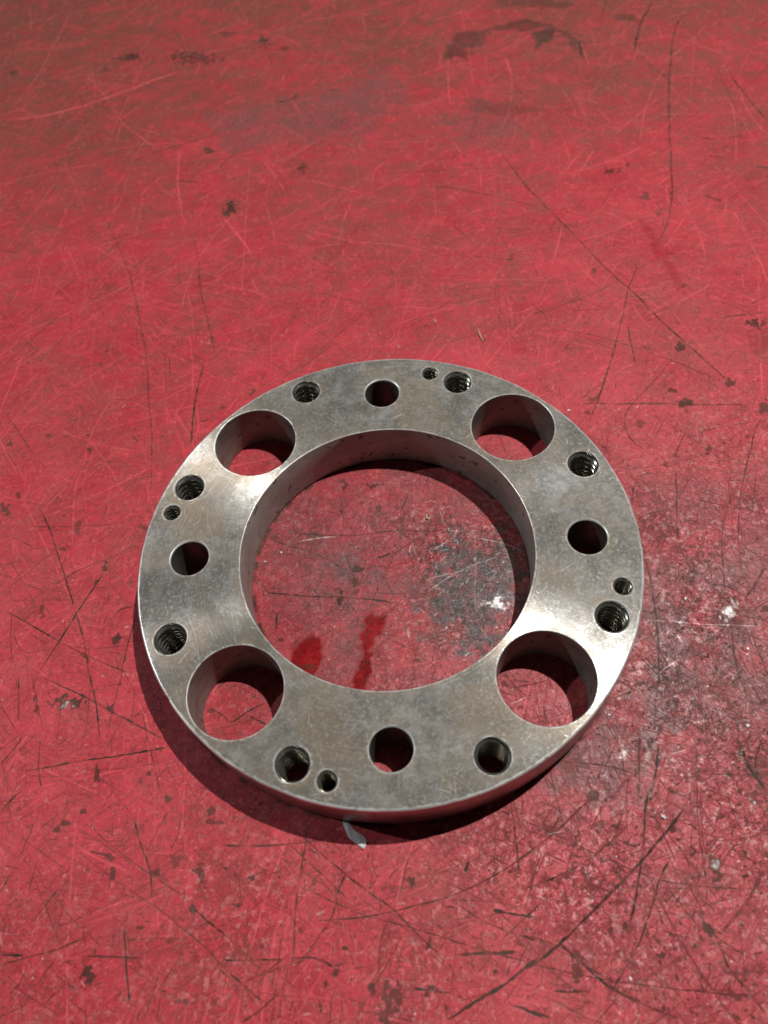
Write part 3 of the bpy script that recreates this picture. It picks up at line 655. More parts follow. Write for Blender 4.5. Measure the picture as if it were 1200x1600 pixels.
# small dabs where the paint is chipped
def chips(r, box, n, smax, bias=0.0):
    x = r.uniform(box[0], box[1], n); y = r.uniform(box[2], box[3], n)
    if bias:
        k = r.random(n) < (1 - bias) + bias * worn(x, y); x, y = x[k], y[k]
    out = []
    for a, b in zip(x, y):
        s = 0.18 + smax * r.random() ** 4; e = 0.4 + 0.6 * r.random(); t = r.uniform(0, math.pi)
        out.append(('D', float(0.25 + .55 * r.random()), (a, b, s * math.cos(t), s * math.sin(t), -s * e * math.sin(t), s * e * math.cos(t))))
    return out
CHIPS = chips(r1, FB, 200, .7) + chips(r1, NB, 450, .4) + chips(r1, NB, 1800, .5, .9)
CHIPS_FAR = chips(r2, OUT, 2500, 2.0)

def table_maps(name, box, ppm, fine):
    w = Wear(*box, ppm)
    for k in 'DLWPSR': w.layer(k)
    r = np.random.default_rng(3)
    nz = fbm(w, 2.2 if fine else 5, r, 4)
    nf = fbm(w, 0.9 if fine else 2.5, r, 3)
    if fine:
        spots(w, TABLE_SPOTS + CHIPS, nf)
        patches(w, TABLE_PATCHES, nz)
        traced(w, TABLE_LINES, r)
        for k, s in SETS: strokes(w, k, *s, r, 0.11)
    else:
        spots(w, CHIPS_FAR, nf)
        for k, s in SETS_FAR: strokes(w, k, *s, r, 0.3)
    X = w.x0 + (np.arange(w.w) + .5) / ppm; Y = (w.y0 + (np.arange(w.h) + .5) / ppm)[:, None]
    Z = (worn(X, Y) * np.ones((w.h, 1))).astype(np.float32)
    if fine:
        D, P, L = w.m['D'], w.m['P'], w.m['L']
        # crackled, flaking paint and its painted sheen where it is worn, faint mottling everywhere
        patchy = np.clip((fbm(w, 16, r, 4) - .34) / .3, 0, 1)
        Zp = np.clip(Z * (.35 + 1.1 * patchy), 0, 1)
        for sc_, wd_ in ((3.2, .020), (1.9, .026), (1.2, .035)):
            n1, n2 = fbm(w, sc_, r, 4), fbm(w, sc_ * 2, r, 2)
            ridge = np.clip(1.4 - np.abs(n1 - .5) / wd_, 0, 1) * np.clip((n2 - .38) / .2, 0, 1)
            np.maximum(D, ridge * Zp * .75, out=D)
        bl = fbm(w, 1.4, r, 4)
        np.maximum(D, np.clip((bl - .63) / .07, 0, 1) * Zp * .6, out=D)
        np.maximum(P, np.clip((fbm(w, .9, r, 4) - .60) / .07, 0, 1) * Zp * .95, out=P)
        sp_ = fbm(w, .7, r, 2)
        np.maximum(D, np.clip((sp_ - .70) / .1, 0, 1) * (.25 + .5 * Z), out=D)
        # patchy dark lines where the ring meets the top
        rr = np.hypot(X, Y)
        edge_line = np.exp(-((rr - 50.3) / .8) ** 2) + np.exp(-((rr - 29.3) / .6) ** 2)
        np.maximum(D, (edge_line * np.clip((fbm(w, 2.0, r, 4) - .35) / .25, 0, 1) * .8).astype(np.float32), out=D)
        # a dull grey-brown veil of wear inside the ring and in the worn corner
        veil = np.exp(-((X - 2) / 26) ** 2 - ((Y - 2) / 26) ** 2) * .85 + np.exp(-((X - 66) / 26) ** 2 - ((Y + 22) / 34) ** 2) * .62
        np.maximum(w.m['S'], (veil * np.clip((fbm(w, 7, r, 5) - .25) / .4, 0, 1)).astype(np.float32), out=w.m['S'])
        np.maximum(L, np.clip((fbm(w, .8, r, 2) - .70) / .12, 0, 1) * .35, out=L)
    return w, to_image(name + '_marks', w, ['D', 'L', 'W']), to_image(name + '_wear', w, ['S', 'R', 'P'])

fine, img_fine_a, img_fine_b = table_maps('table_middle', (FX0, FY0, FX1, FY1), 8.5, True)
far, img_far_a, img_far_b = table_maps('table_whole', (TX0, TY0, TX1, TY1), 2.4, False)

# ================================================================== node helpers
class NT:
    def __init__(self, name):
        self.mat = bpy.data.materials.new(name)
        self.mat.use_nodes = True
        self.t = self.mat.node_tree
        self.t.nodes.clear()
        self.out = self.t.nodes.new('ShaderNodeOutputMaterial')
    def n(self, typ, **kw):
        nd = self.t.nodes.new(typ)
        for k, v in kw.items():
            if k.startswith('_'): setattr(nd, k[1:], v)
        return nd
    def put(self, sock, v):
        if isinstance(v, bpy.types.NodeSocket): self.t.links.new(v, sock)
        elif isinstance(v, (tuple, list)) and len(v) == 3 and sock.type == 'RGBA': sock.default_value = (*v, 1)
        else: sock.default_value = v
    def math(self, op, a, b=0.0, c=None, clamp=False):
        nd = self.n('ShaderNodeMath', _operation=op, _use_clamp=clamp)
        self.put(nd.inputs[0], a); self.put(nd.inputs[1], b)
        if c is not None: self.put(nd.inputs[2], c)
        return nd.outputs[0]
    def mix(self, f, a, b, mode='MIX'):
        nd = self.n('ShaderNodeMix', _data_type='RGBA', _blend_type=mode)
        self.put(nd.inputs[0], f); self.put(nd.inputs[6], a); self.put(nd.inputs[7], b)
        return nd.outputs[2]
    def ramp(self, v, a, b, lo=0.0, hi=1.0):
        nd = self.n('ShaderNodeMapRange', _clamp=True)
        for i, x in enumerate((v, a, b, lo, hi)): self.put(nd.inputs[i], x)
        return nd.outputs[0]
    def noise(self, vec, scale, detail=4, rough=.55, dist=0.0, out=0):
        nd = self.n('ShaderNodeTexNoise')
        self.put(nd.inputs['Vector'], vec); self.put(nd.inputs['Scale'], scale)
        self.put(nd.inputs['Detail'], detail); self.put(nd.inputs['Roughness'], rough); self.put(nd.inputs['Distortion'], dist)
        return nd.outputs[out]
    def map(self, vec, loc=(0, 0, 0), scale=(1, 1, 1), rot=(0, 0, 0)):
        nd = self.n('ShaderNodeMapping')
        self.put(nd.inputs[0], vec); nd.inputs[1].default_value = loc; nd.inputs[2].default_value = rot; nd.inputs[3].default_value = scale
        return nd.outputs[0]
    def image(self, img, vec):
        nd = self.n('ShaderNodeTexImage', _image=img, _extension='CLIP', _interpolation='Linear')
        self.put(nd.inputs[0], vec)
        sp = self.n('ShaderNodeSeparateColor')
        self.t.links.new(nd.outputs[0], sp.inputs[0])
        return sp.outputs[0], sp.outputs[1], sp.outputs[2]
    def bump(self, h, strength, dist, normal=None):
        nd = self.n('ShaderNodeBump')
        self.put(nd.inputs['Height'], h); nd.inputs['Strength'].default_value = strength; nd.inputs['Distance'].default_value = dist
        if normal is not None: self.put(nd.inputs['Normal'], normal)
        return nd.outputs[0]
    def coord(self):
        return self.n('ShaderNodeTexCoord').outputs['Object']
    def bsdf(self, **kw):
        nd = self.n('ShaderNodeBsdfPrincipled')
        for k, v in kw.items(): self.put(nd.inputs[k.replace('_', ' ')], v)
        return nd

# ------------------------------------------------------------------ red painted top
def table_material():
    g = NT('scratched_red_paint')
    co = g.coord()
    def uv(w):   # object metres -> image 0..1
        sx, sy = 1000.0 / (w.x1 - w.x0), 1000.0 / (w.y1 - w.y0)
        return g.map(co, (-w.x0 / (w.x1 - w.x0), -w.y0 / (w.y1 - w.y0), 0), (sx, sy, 1))
    uf, uo = uv(fine), uv(far)
    D1, L1, W1 = g.image(img_fine_a, uf); S1, R1, P1 = g.image(img_fine_b, uf)
    S1 = g.math('MULTIPLY', S1, g.math('SUBTRACT', 1.0, R1)); D1 = g.math('MULTIPLY', D1, g.math('SUBTRACT', 1.0, g.math('MULTIPLY', R1, .25)))
    D2, L2, W2 = g.image(img_far_a, uo)
    # soft border between the fine and the coarse map
    xyz = g.n('ShaderNodeSeparateXYZ'); g.t.links.new(uf, xyz.inputs[0])
    ex = g.math('SUBTRACT', .5, g.math('ABSOLUTE', g.math('SUBTRACT', xyz.outputs[0], .5)))
    ey = g.math('SUBTRACT', .5, g.math('ABSOLUTE', g.math('SUBTRACT', xyz.outputs[1], .5)))
    inn = g.ramp(g.math('MINIMUM', ex, ey), 0.004, 0.03)
    def fm(a, b): return g.math('ADD', g.math('MULTIPLY', a, inn), g.math('MULTIPLY', b, g.math('SUBTRACT', 1.0, inn)))
    D, L = fm(D1, D2), fm(L1, L2)
    W, S, R, P = W1, S1, R1, P1
    big = g.noise(co, 14, 5, .6)
    mid = g.noise(co, 55, 6, .68, .2)
    mid2 = g.noise(g.map(co, (3, 1, 0), (1, 1.3, 1), (0, 0, .5)), 110, 6, .72, .2)
    fin = g.noise(co, 900, 3, .6)
    fin2 = g.noise(co, 2600, 2, .6)
    streak = g.noise(g.map(co, (0, 0, 0), (110, 330, 1), (0, 0, -.45)), 1.0, 6, .7, 1.2)
    streak2 = g.noise(g.map(co, (5, 2, 0), (330, 110, 1), (0, 0, -.12)), 1.0, 6, .7, 1.2)
    red = g.mix(g.ramp(mid, .35, .68), (.35, .016, .030), (.49, .034, .055))
    red = g.mix(g.math('MULTIPLY', g.ramp(streak, .5, .78), .55), red, (.60, .085, .085))
    red = g.mix(g.math('MULTIPLY', g.ramp(streak2, .52, .8), .45), red, (.58, .07, .075))
    # greasy brown film, stronger at the back of the bench
    back = g.n('ShaderNodeSeparateXYZ'); g.t.links.new(co, back.inputs[0])
    bk = g.ramp(back.outputs[1], .03, .24, 0.0, 1.0)
    red = g.mix(g.math('MULTIPLY', bk, g.ramp(big, .35, .6, .2, .5)), red, (.20, .045, .035))
    film = g.math('MULTIPLY', g.ramp(g.math('ADD', g.math('MULTIPLY', mid2, 1.1), g.math('ADD', g.math('MULTIPLY', big, .7), g.math('MULTIPLY', bk, .18))), .84, 1.18), g.math('ADD', .48, g.math('MULTIPLY', bk, .45)))
    red = g.mix(film, red, (.13, .045, .032))
    film2 = g.math('MULTIPLY', g.ramp(g.noise(g.map(co, (7, 0, 0), (1, 1.6, 1), (0, 0, .25)), 60, 7, .75, .2), .50, .76), g.math('ADD', .40, g.math('MULTIPLY', bk, .40)))
    red = g.mix(film2, red, (.16, .065, .045))
    # fine grain
    red = g.mix(g.math('MULTIPLY', g.ramp(fin, .48, .75), .45), red, (.21, .045, .04))
    red = g.mix(g.math('MULTIPLY', g.ramp(fin2, .5, .8), .35), red, (.62, .14, .13))
    red = g.mix(g.math('MULTIPLY', L, .85), red, (.76, .105, .115))
    # flaked pinkish paint in the worst corner, with its hazy sheen painted in
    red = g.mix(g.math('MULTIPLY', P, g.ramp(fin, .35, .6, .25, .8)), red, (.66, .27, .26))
    # wet places: clear, deep red
    red = g.mix(g.math('MULTIPLY', R, .9), red, g.mix(g.ramp(g.math('ADD', g.math('MULTIPLY', mid2, .6), g.math('MULTIPLY', fin, .4)), .38, .62), (.09, .002, .003), (.34, .005, .009)))
    # bared steel
    Sb = g.math('MULTIPLY', S, g.ramp(g.noise(co, 420, 4, .7), .3, .55, .55, 1.0))
    red = g.mix(Sb, red, g.mix(g.ramp(fin, .4, .7), (.060, .055, .055), (.13, .12, .118)))
    dk = g.math('MULTIPLY', g.ramp(D, .03, .90), g.ramp(fin, .25, .6, .88, 1.08))
    red = g.mix(g.math('MULTIPLY', dk, .95), red, g.mix(g.ramp(mid, .4, .6), (.024, .021, .015), (.046, .043, .032)))
    Wb = g.math('MULTIPLY', W, g.ramp(fin, .3, .6, .5, 1.0))
    red = g.mix(Wb, red, (.66, .64, .62))
    rough = g.ramp(mid2, .3, .7, .42, .58)
    rough = g.math('ADD', rough, g.math('MULTIPLY', D, .2))
    rough = g.math('SUBTRACT', rough, g.math('MULTIPLY', P, .12))
    rough = g.math('SUBTRACT', rough, g.math('MULTIPLY', R, .34), clamp=True)
    rough = g.math('SUBTRACT', rough, g.math('MULTIPLY', S, .08), clamp=True)
    h = g.math('SUBTRACT', g.math('ADD', g.math('MULTIPLY', mid2, .35), g.math('MULTIPLY', fin, .22)), g.math('MULTIPLY', D, .35))
    h = g.math('SUBTRACT', h, g.math('MULTIPLY', L, .15))
    h = g.math('ADD', h, g.math('MULTIPLY', P, .25))
    nrm = g.bump(h, .45, .00018)
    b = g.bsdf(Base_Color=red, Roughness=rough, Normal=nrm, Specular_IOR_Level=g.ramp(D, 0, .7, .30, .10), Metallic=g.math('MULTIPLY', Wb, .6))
    g.t.links.new(b.outputs[0], g.out.inputs[0])
    return g.mat

# ------------------------------------------------------------------ hole pattern (mm, degrees)
A0 = 84.51
HOLES = []      # (kind, centre, radius at the face)
for q in range(4):
    for kind, rc, off, rad in (('large_bore', 40.08, -45.02, 9.08), ('plain_hole', 40.0, 0, 4.12),
                               ('threaded_hole', 45.33, -22.4, 3.36), ('threaded_hole', 45.33, 22.6, 3.32),
                               ('small_threaded_hole', 46.34, -13.93, 1.98)):
        a = math.radians(A0 + off - 90 * q)
        HOLES.append((kind, (rc * math.cos(a), rc * math.sin(a)), rad))

# ------------------------------------------------------------------ machined steel
ring_map = Wear(-54, -54, 54, 54, 11.0)
def ring_maps():
    w = ring_map
    r = np.random.default_rng(21)
    for k in 'LDB': w.layer(k)
    nz = fbm(w, 1.6, r, 4)
    spots(w, RING_SPOTS, nz)
    traced(w, RING_LINES, r, .06)
    box = (-52, 52, -52, 52)
    strokes(w, 'L', *random_set(r, box, 1300, 2, 24, .05, .11, .08, .45, .2, dirs=[.4, .9, 1.5]), r, .08)
    strokes(w, 'L', *random_set(r, box, 2600, .3, 3.5, .06, .16, .1, .6, .6), r, .08)
    strokes(w, 'L', *random_set(r, (15, 52, -45, 30), 700, .3, 2.2, .07, .2, .2, .9, .6), r, .08)
    strokes(w, 'D', *random_set(r, box, 700, 2, 18, .06, .15, .1, .5, .3, dirs=[.4, .9, 1.5]), r, .08)
    sp = []
    for i in range(240):
        a, q = r.uniform(0, 6.28), r.uniform(29, 51); s = .08 + .3 * r.random() ** 4
        sp.append(('D' if i % 3 else 'B', float(.3 + .6 * r.random()), (q * math.cos(a), q * math.sin(a), s, 0, 0, s * .7)))
    spots(w, sp, nz)
    # grime and bright burrs round the mouths of the holes and along the rims
    X = (w.x0 + (np.arange(w.w) + .5) / w.ppm)[None, :]; Y = (w.y0 + (np.arange(w.h) + .5) / w.ppm)[:, None]
    g1, g2 = fbm(w, 2.5, r, 4), fbm(w, .8, r, 3)
    rims = [(cx, cy, rad) for k_, (cx, cy), rad in HOLES] + [(0, 0, 29.7)]
    for cx, cy, rad in rims:
        d = np.hypot(X - cx, Y - cy) - rad
        np.maximum(w.m['B'], np.exp(-(np.maximum(d, 0) / 1.1) ** 2) * np.clip((g1 - .42) / .25, 0, 1) * .75, out=w.m['B'])
        np.maximum(w.m['L'], (d > -.1) * np.exp(-(np.maximum(d, 0) / .16) ** 2) * np.clip((g2 - .35) / .25, 0, 1) * .8, out=w.m['L'])
    d = 50.0 - np.hypot(X, Y)
    np.maximum(w.m['L'], np.exp(-(np.maximum(d, 0) / .28) ** 2) * np.clip((g2 - .40) / .2, 0, 1) * .8, out=w.m['L'])
    np.maximum(w.m['B'], np.clip((fbm(w, 13, r, 5) - .50) / .14, 0, 1) * .55, out=w.m['B'])
    return to_image('ring_marks', w, ['L', 'D', 'B'])
img_ring = ring_maps()

def steel_face():
    g = NT('machined_steel_face')
    co = g.coord()
    s = 1000.0 / 108.0
    L, D, B = g.image(img_ring, g.map(co, (.5, .5, 0), (s, s, 1)))
    n1 = g.noise(co, 90, 5, .62, .5)
    n2 = g.noise(co, 420, 4, .65)
    n3 = g.noise(co, 1600, 3, .6)
    dirt = g.noise(g.map(co, (2, 5, 0)), 38, 5, .6, .8)
    col = g.mix(g.ramp(n1, .38, .62), (.19, .178, .158), (.46, .452, .435))
    col = g.mix(g.math('MULTIPLY', g.ramp(n2, .42, .60), .6), col, (.15, .14, .122))
    col = g.mix(g.math('MULTIPLY', g.ramp(n3, .5, .68), .42), col, (.70, .70, .69))
    col = g.mix(g.math('MULTIPLY', g.ramp(dirt, .47, .64), .8), col, (.15, .125, .095))
    col = g.mix(g.math('MULTIPLY', B, .8), col, (.25, .165, .09))
    col = g.mix(g.math('MULTIPLY', D, .7), col, (.12, .11, .10))
    col = g.mix(g.math('MULTIPLY', L, .8), col, (.92, .92, .90))
    tan = g.n('ShaderNodeTangent', _direction_type='RADIAL', _axis='Z').outputs[0]
    flat = g.n('ShaderNodeVectorMath', _operation='LENGTH'); g.put(flat.inputs[0], g.map(co, (0, 0, 0), (1, 1, 0)))
    rad = g.n('ShaderNodeCombineXYZ'); g.put(rad.inputs[0], flat.outputs['Value'])
    turn = g.noise(rad.outputs[0], 3500, 3, .7)                 # fine concentric turning lines
    turn2 = g.noise(rad.outputs[0], 700, 3, .6)
    col = g.mix(g.math('MULTIPLY', g.ramp(turn, .35, .65), .16), col, (.70, .69, .66))
    col = g.mix(g.math('MULTIPLY', g.ramp(turn2, .5, .7), .22), col, (.20, .19, .17))
    h = g.math('ADD', g.math('MULTIPLY', n2, .5), g.math('MULTIPLY', n3, .5))
    h = g.math('ADD', h, g.math('MULTIPLY', g.math('SUBTRACT', L, D), .35))
    h = g.math('ADD', h, g.math('MULTIPLY', turn, .12))
    nrm = g.bump(h, .22, .00006)
    met = g.ramp(g.math('ADD', B, g.math('MULTIPLY', D, .5)), 0, 1.2, .92, .35)
    a = g.bsdf(Base_Color=col, Metallic=met, Roughness=g.ramp(n2, .3, .7, .33, .42), Anisotropic=1.0, Anisotropic_Rotation=.25, Normal=nrm)
    g.put(a.inputs['Tangent'], tan)
    b = g.bsdf(Base_Color=g.mix(1.0, col, (.90, .87, .82), 'MULTIPLY'), Metallic=g.math('MULTIPLY', met, .5), Roughness=g.ramp(n1, .3, .7, .62, .74), Normal=nrm)
    mx = g.n('ShaderNodeMixShader')
    g.put(mx.inputs[0], g.ramp(dirt, .35, .7, .34, .68))
    g.t.links.new(a.outputs[0], mx.inputs[1]); g.t.links.new(b.outputs[0], mx.inputs[2])
    g.t.links.new(mx.outputs[0], g.out.inputs[0])
    return g.mat

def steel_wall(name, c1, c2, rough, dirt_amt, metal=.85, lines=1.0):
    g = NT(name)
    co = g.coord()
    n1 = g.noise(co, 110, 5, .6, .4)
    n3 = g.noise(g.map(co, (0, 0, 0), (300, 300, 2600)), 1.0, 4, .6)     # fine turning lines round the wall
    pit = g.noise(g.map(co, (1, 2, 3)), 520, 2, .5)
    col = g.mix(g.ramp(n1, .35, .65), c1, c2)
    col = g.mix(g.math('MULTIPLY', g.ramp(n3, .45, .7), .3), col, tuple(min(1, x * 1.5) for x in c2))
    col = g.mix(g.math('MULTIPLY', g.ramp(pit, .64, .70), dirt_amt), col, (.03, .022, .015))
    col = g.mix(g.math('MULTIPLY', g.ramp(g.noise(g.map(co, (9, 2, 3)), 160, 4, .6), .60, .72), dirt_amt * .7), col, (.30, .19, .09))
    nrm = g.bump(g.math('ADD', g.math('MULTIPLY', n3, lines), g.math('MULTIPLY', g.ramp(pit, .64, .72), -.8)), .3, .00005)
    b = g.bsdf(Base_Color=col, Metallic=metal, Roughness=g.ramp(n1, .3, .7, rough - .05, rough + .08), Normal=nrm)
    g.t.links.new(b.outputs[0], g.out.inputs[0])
    return g.mat

M_table = table_material()
M_face = steel_face()
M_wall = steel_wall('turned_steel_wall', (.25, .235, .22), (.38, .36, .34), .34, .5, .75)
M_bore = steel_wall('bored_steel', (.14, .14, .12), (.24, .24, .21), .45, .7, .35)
M_plain = steel_wall('dark_bored_steel', (.07, .06, .05), (.13, .115, .095), .4, .7, .35)  # darker version of the bored steel, for the plain holes
M_centre = steel_wall('bored_steel_centre', (.23, .235, .21), (.35, .355, .32), .42, .7, .35)
M_edge = steel_wall('bright_steel_edge', (.56, .56, .54), (.78, .78, .76), .34, .4, .6)
M_thread = steel_wall('oily_threaded_steel', (.24, .225, .185), (.42, .40, .34), .2, .25, .88, 0.0)

# ================================================================== mesh helpers
def link(name, me, parent=None, loc=(0, 0, 0)):
    o = bpy.data.objects.new(name, me)
    sc.collection.objects.link(o)
    o.location = loc
    if parent: o.parent = parent
    return o

def revolve(bm, prof, n, cx=0, cy=0, mat=0, jitter=None, flip=False, sharp=()):
    """surface of revolution from prof [(r, z) mm]; returns vertex rings (metres)"""
    rings = []
    for i, (r, z) in enumerate(prof):
        ring = []
        for k in range(n):
            a = 2 * math.pi * k / n
            rr, zz = (r, z) if jitter is None else jitter(r, z, a, i)
            ring.append(bm.verts.new(((cx + rr * math.cos(a)) * MM, (cy + rr * math.sin(a)) * MM, zz * MM)))
        rings.append(ring)
    for i in range(len(rings) - 1):
        for k in range(n):
            q = [rings[i][k], rings[i][(k + 1) % n], rings[i + 1][(k + 1) % n], rings[i + 1][k]]
            if flip: q.reverse()
            f = bm.faces.new(q); f.smooth = True
            f.material_index = mat if not isinstance(mat, (list, tuple)) else mat[i]
        if i in sharp:
            for k in range(n):
                e = bm.edges.get((rings[i][k], rings[i][(k + 1) % n]))
                if e: e.smooth = False
    return rings

SEG = {'large_bore': 96, 'plain_hole': 64, 'threaded_hole': 72, 'small_threaded_hole': 56}
CH = 0.42       # outer chamfer
R_OUT, R_IN, CHI = 50.35, 29.55, 0.16

def plate_face(bm, z, r_out, r_in, n_out, n_in, up, ring_out, ring_in):
    """flat annulus with the holes cut out, welded to the given rings"""
    vs, es, keep = [], [], []
    def loop(pts):
        b = len(vs); vs.extend(pts); m = len(pts)
        es.extend((b + i, b + (i + 1) % m) for i in range(m))
    loop([(v.co.x / MM, v.co.y / MM) for v in ring_out])
    loop([(v.co.x / MM, v.co.y / MM) for v in ring_in])
    hole_loops = []
    for kind, (cx, cy), rad in HOLES:
        n = SEG[kind]
        b = len(vs)
        loop([(cx + rad * math.cos(2 * math.pi * k / n), cy + rad * math.sin(2 * math.pi * k / n)) for k in range(n)])
        hole_loops.append((b, n))
    # a few inner points keep the triangles well shaped
    rv, re, rf, ov, oe, of = geometry.delaunay_2d_cdt([Vector(v) for v in vs], es, [], 0, 1e-5)
    cache = {}
    pre = list(ring_out) + list(ring_in)
    def vert(i):
        if i not in cache:
            src = [j for j in ov[i] if j < len(pre)]
            cache[i] = pre[src[0]] if src else bm.verts.new((rv[i][0] * MM, rv[i][1] * MM, z * MM))
        return cache[i]
    for f in rf:
        c = sum((rv[i] for i in f), Vector((0, 0))) / len(f)
        d = c.length
        if d > r_out or d < r_in * math.cos(math.pi / n_in) : continue
        if any((c - Vector(p)).length < rad * math.cos(math.pi / SEG[k]) for k, p, rad in HOLES): continue
        vv = [vert(i) for i in f]
        if len(set(vv)) < 3: continue
        face = bm.faces.new(vv)
        face.normal_update()
        if (face.normal.z > 0) != up: face.normal_flip()
        face.material_index = 0

# ------------------------------------------------------------------ the ring plate
ring = bpy.data.objects.new('ring_plate', None)
sc.collection.objects.link(ring)
ring.empty_display_size = .02
ring['label'] = 'round grey machined steel ring plate with drilled and threaded holes, lying on the red surface'
ring['category'] = 'steel ring'

rj = np.random.default_rng(5)
NO = 512
nick = np.zeros(NO)
for _ in range(46):
    c, wd, dp = rj.integers(NO), rj.integers(1, 5), rj.uniform(.02, .09)
    for k in range(-wd, wd + 1): nick[(c + k) % NO] = max(nick[(c + k) % NO], dp * (1 - abs(k) / (wd + 1)))
nick[int(NO * .583)] = .14; nick[int(NO * .585)] = .12
wav = np.array([.012 * math.sin(a * 7) + .01 * math.sin(a * 23 + 1) for a in np.linspace(0, 6.2832, NO, endpoint=False)])
def edge_jit(r, z, a, i):
    k = int(round(a / (2 * math.pi) * NO)) % NO
    if i in (0, 1, 2, 3): return r - nick[k] * (1.0 if i else .6) + wav[k] * .5, z - nick[k] * (.5 if i > 1 else 0)
    return r, z
bm = bmesh.new()
c = CH
outer = revolve(bm, [(R_OUT - c, TH), (R_OUT - c * .55, TH - c * .10), (R_OUT - c * .14, TH - c * .5), (R_OUT, TH - c * 1.15), (R_OUT, TH * .5), (R_OUT, .75), (R_OUT - .55, .12)],
                NO, mat=[2, 2, 2, 1, 1, 2], jitter=edge_jit, flip=True, sharp=(0, 5))
ci = CHI
inner = revolve(bm, [(R_IN + ci, TH), (R_IN + ci * .3, TH - ci * .3), (R_IN, TH - ci), (R_IN, TH * .5), (R_IN, .5), (R_IN + .35, .12)], 320, mat=[2, 2, 3, 3, 3], sharp=(0, 4))
plate_face(bm, TH, R_OUT - CH + .001, R_IN + CHI, NO, 320, True, outer[0], inner[0])
plate_face(bm, .12, R_OUT - .55 + .001, R_IN + .35, NO, 320, False, outer[-1], inner[-1])
me = bpy.data.meshes.new('plate_body')
bm.to_mesh(me); bm.free()
for m in (M_face, M_wall, M_edge, M_centre): me.materials.append(m)
body = link('plate_body', me, ring)

def bore_mesh(name, rad, n, chf, inner_mat):
    bm = bmesh.new()
    revolve(bm, [(rad, TH), (rad - chf * .6, TH - chf * .3), (rad - chf, TH - chf), (rad - chf, TH * .6), (rad - chf, TH * .3), (rad - chf, .12 + chf), (rad, .12)],
            n, mat=[1, 1, 0, 0, 0, 1], sharp=(2, 5))
    me = bpy.data.meshes.new(name); bm.to_mesh(me); bm.free()
    me.materials.append(inner_mat); me.materials.append(M_edge)
    return me

def thread_mesh(name, r_face, r_minor, depth, pitch, n):
    """a real helical thread under a small countersink"""
    bm = bmesh.new()
    zs = [TH]
    per = 12
    rows = int((TH - .12) / pitch * per)
    rings_ = []
    for j in range(rows + 1):
        z = TH - (TH - .12) * j / rows
        ring_ = []
        for k in range(n):
            a = 2 * math.pi * k / n
            ph = ((TH - z) / pitch + k / n) % 1.0
            tri = 1 - abs(2 * ph - 1)                       # 0 crest, 1 root
            tri = min(1, max(0, (tri - .1) / .8)); tri = tri * tri * (3 - 2 * tri)
            r = r_minor + depth * tri
            lead = r_face - (TH - z) * 1.0                   # countersink
            lead2 = r_face - (z - .12) * 1.0
            r = max(r, lead, lead2)
            r = min(r, r_face)
            if j == 0 or j == rows: r = r_face
            ring_.append(bm.verts.new((r * math.cos(a) * MM, r * math.sin(a) * MM, z * MM)))
        rings_.append(ring_)
    for j in range(rows):
        zt = (TH - .12) * j / rows
        for k in range(n):
            f = bm.faces.new([rings_[j][k], rings_[j][(k + 1) % n], rings_[j + 1][(k + 1) % n], rings_[j + 1][k]])
            f.smooth = True
            f.material_index = 1 if zt < (r_face - r_minor - depth) * .9 else 0
    me = bpy.data.meshes.new(name); bm.to_mesh(me); bm.free()
    me.materials.append(M_thread); me.materials.append(M_edge)
    return me

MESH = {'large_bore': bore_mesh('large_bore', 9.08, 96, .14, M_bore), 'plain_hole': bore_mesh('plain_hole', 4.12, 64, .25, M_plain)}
MESH['threaded_hole'] = MESH_T = None
cache = {}
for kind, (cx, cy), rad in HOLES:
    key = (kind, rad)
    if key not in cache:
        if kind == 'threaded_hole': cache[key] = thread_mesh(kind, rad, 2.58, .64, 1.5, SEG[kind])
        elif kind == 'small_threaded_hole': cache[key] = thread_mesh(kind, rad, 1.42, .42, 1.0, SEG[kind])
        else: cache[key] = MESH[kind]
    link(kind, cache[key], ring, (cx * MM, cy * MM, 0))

# ------------------------------------------------------------------ the red top it lies on
bm = bmesh.new()
x0, x1, y0, y1 = (v * MM for v in (TX0, TX1, TY0, TY1))
b = .004; th = .03
prof = [(0, 0), ]
def rect(inset, z): return [bm.verts.new((x, y, z)) for x, y in ((x0 + inset, y0 + inset), (x1 - inset, y0 + inset), (x1 - inset, y1 - inset), (x0 + inset, y1 - inset))]
loops = [rect(b, 0), rect(b * .3, -b * .3), rect(0, -b), rect(0, -th)]
bm.faces.new(loops[0])
for i in range(3):
    for k in range(4):
        bm.faces.new([loops[i][k], loops[i + 1][k], loops[i + 1][(k + 1) % 4], loops[i][(k + 1) % 4]])
bm.faces.new(list(reversed(loops[-1])))
bmesh.ops.recalc_face_normals(bm, faces=bm.faces)
me = bpy.data.meshes.new('bench_top'); bm.to_mesh(me); bm.free()
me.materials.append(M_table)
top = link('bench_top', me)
top['kind'] = 'structure'
top['label'] = 'flat red painted steel surface, scratched and stained, under the ring'

# ------------------------------------------------------------------ small litter on the top
def simple_mat(name, col, rough=.5, trans=0.0, metal=0.0, alpha=1.0, bumpy=0.0, nscale=600):
    g = NT(name)
    co = g.coord()
    n = g.noise(co, nscale, 4, .6)
    c = g.mix(g.ramp(n, .35, .65), tuple(x * .75 for x in col), col)
    b = g.bsdf(Base_Color=c, Roughness=rough, Metallic=metal, Normal=g.bump(n, bumpy, .0002))
    if trans:
        b.inputs['Transmission Weight'].default_value = trans
        b.inputs['IOR'].default_value = 1.3
    b.inputs['Alpha'].default_value = alpha
    g.t.links.new(b.outputs[0], g.out.inputs[0])
    return g.mat

def tag(o, label, cat, group=None):
    o['label'] = label; o['category'] = cat
    if group: o['group'] = group

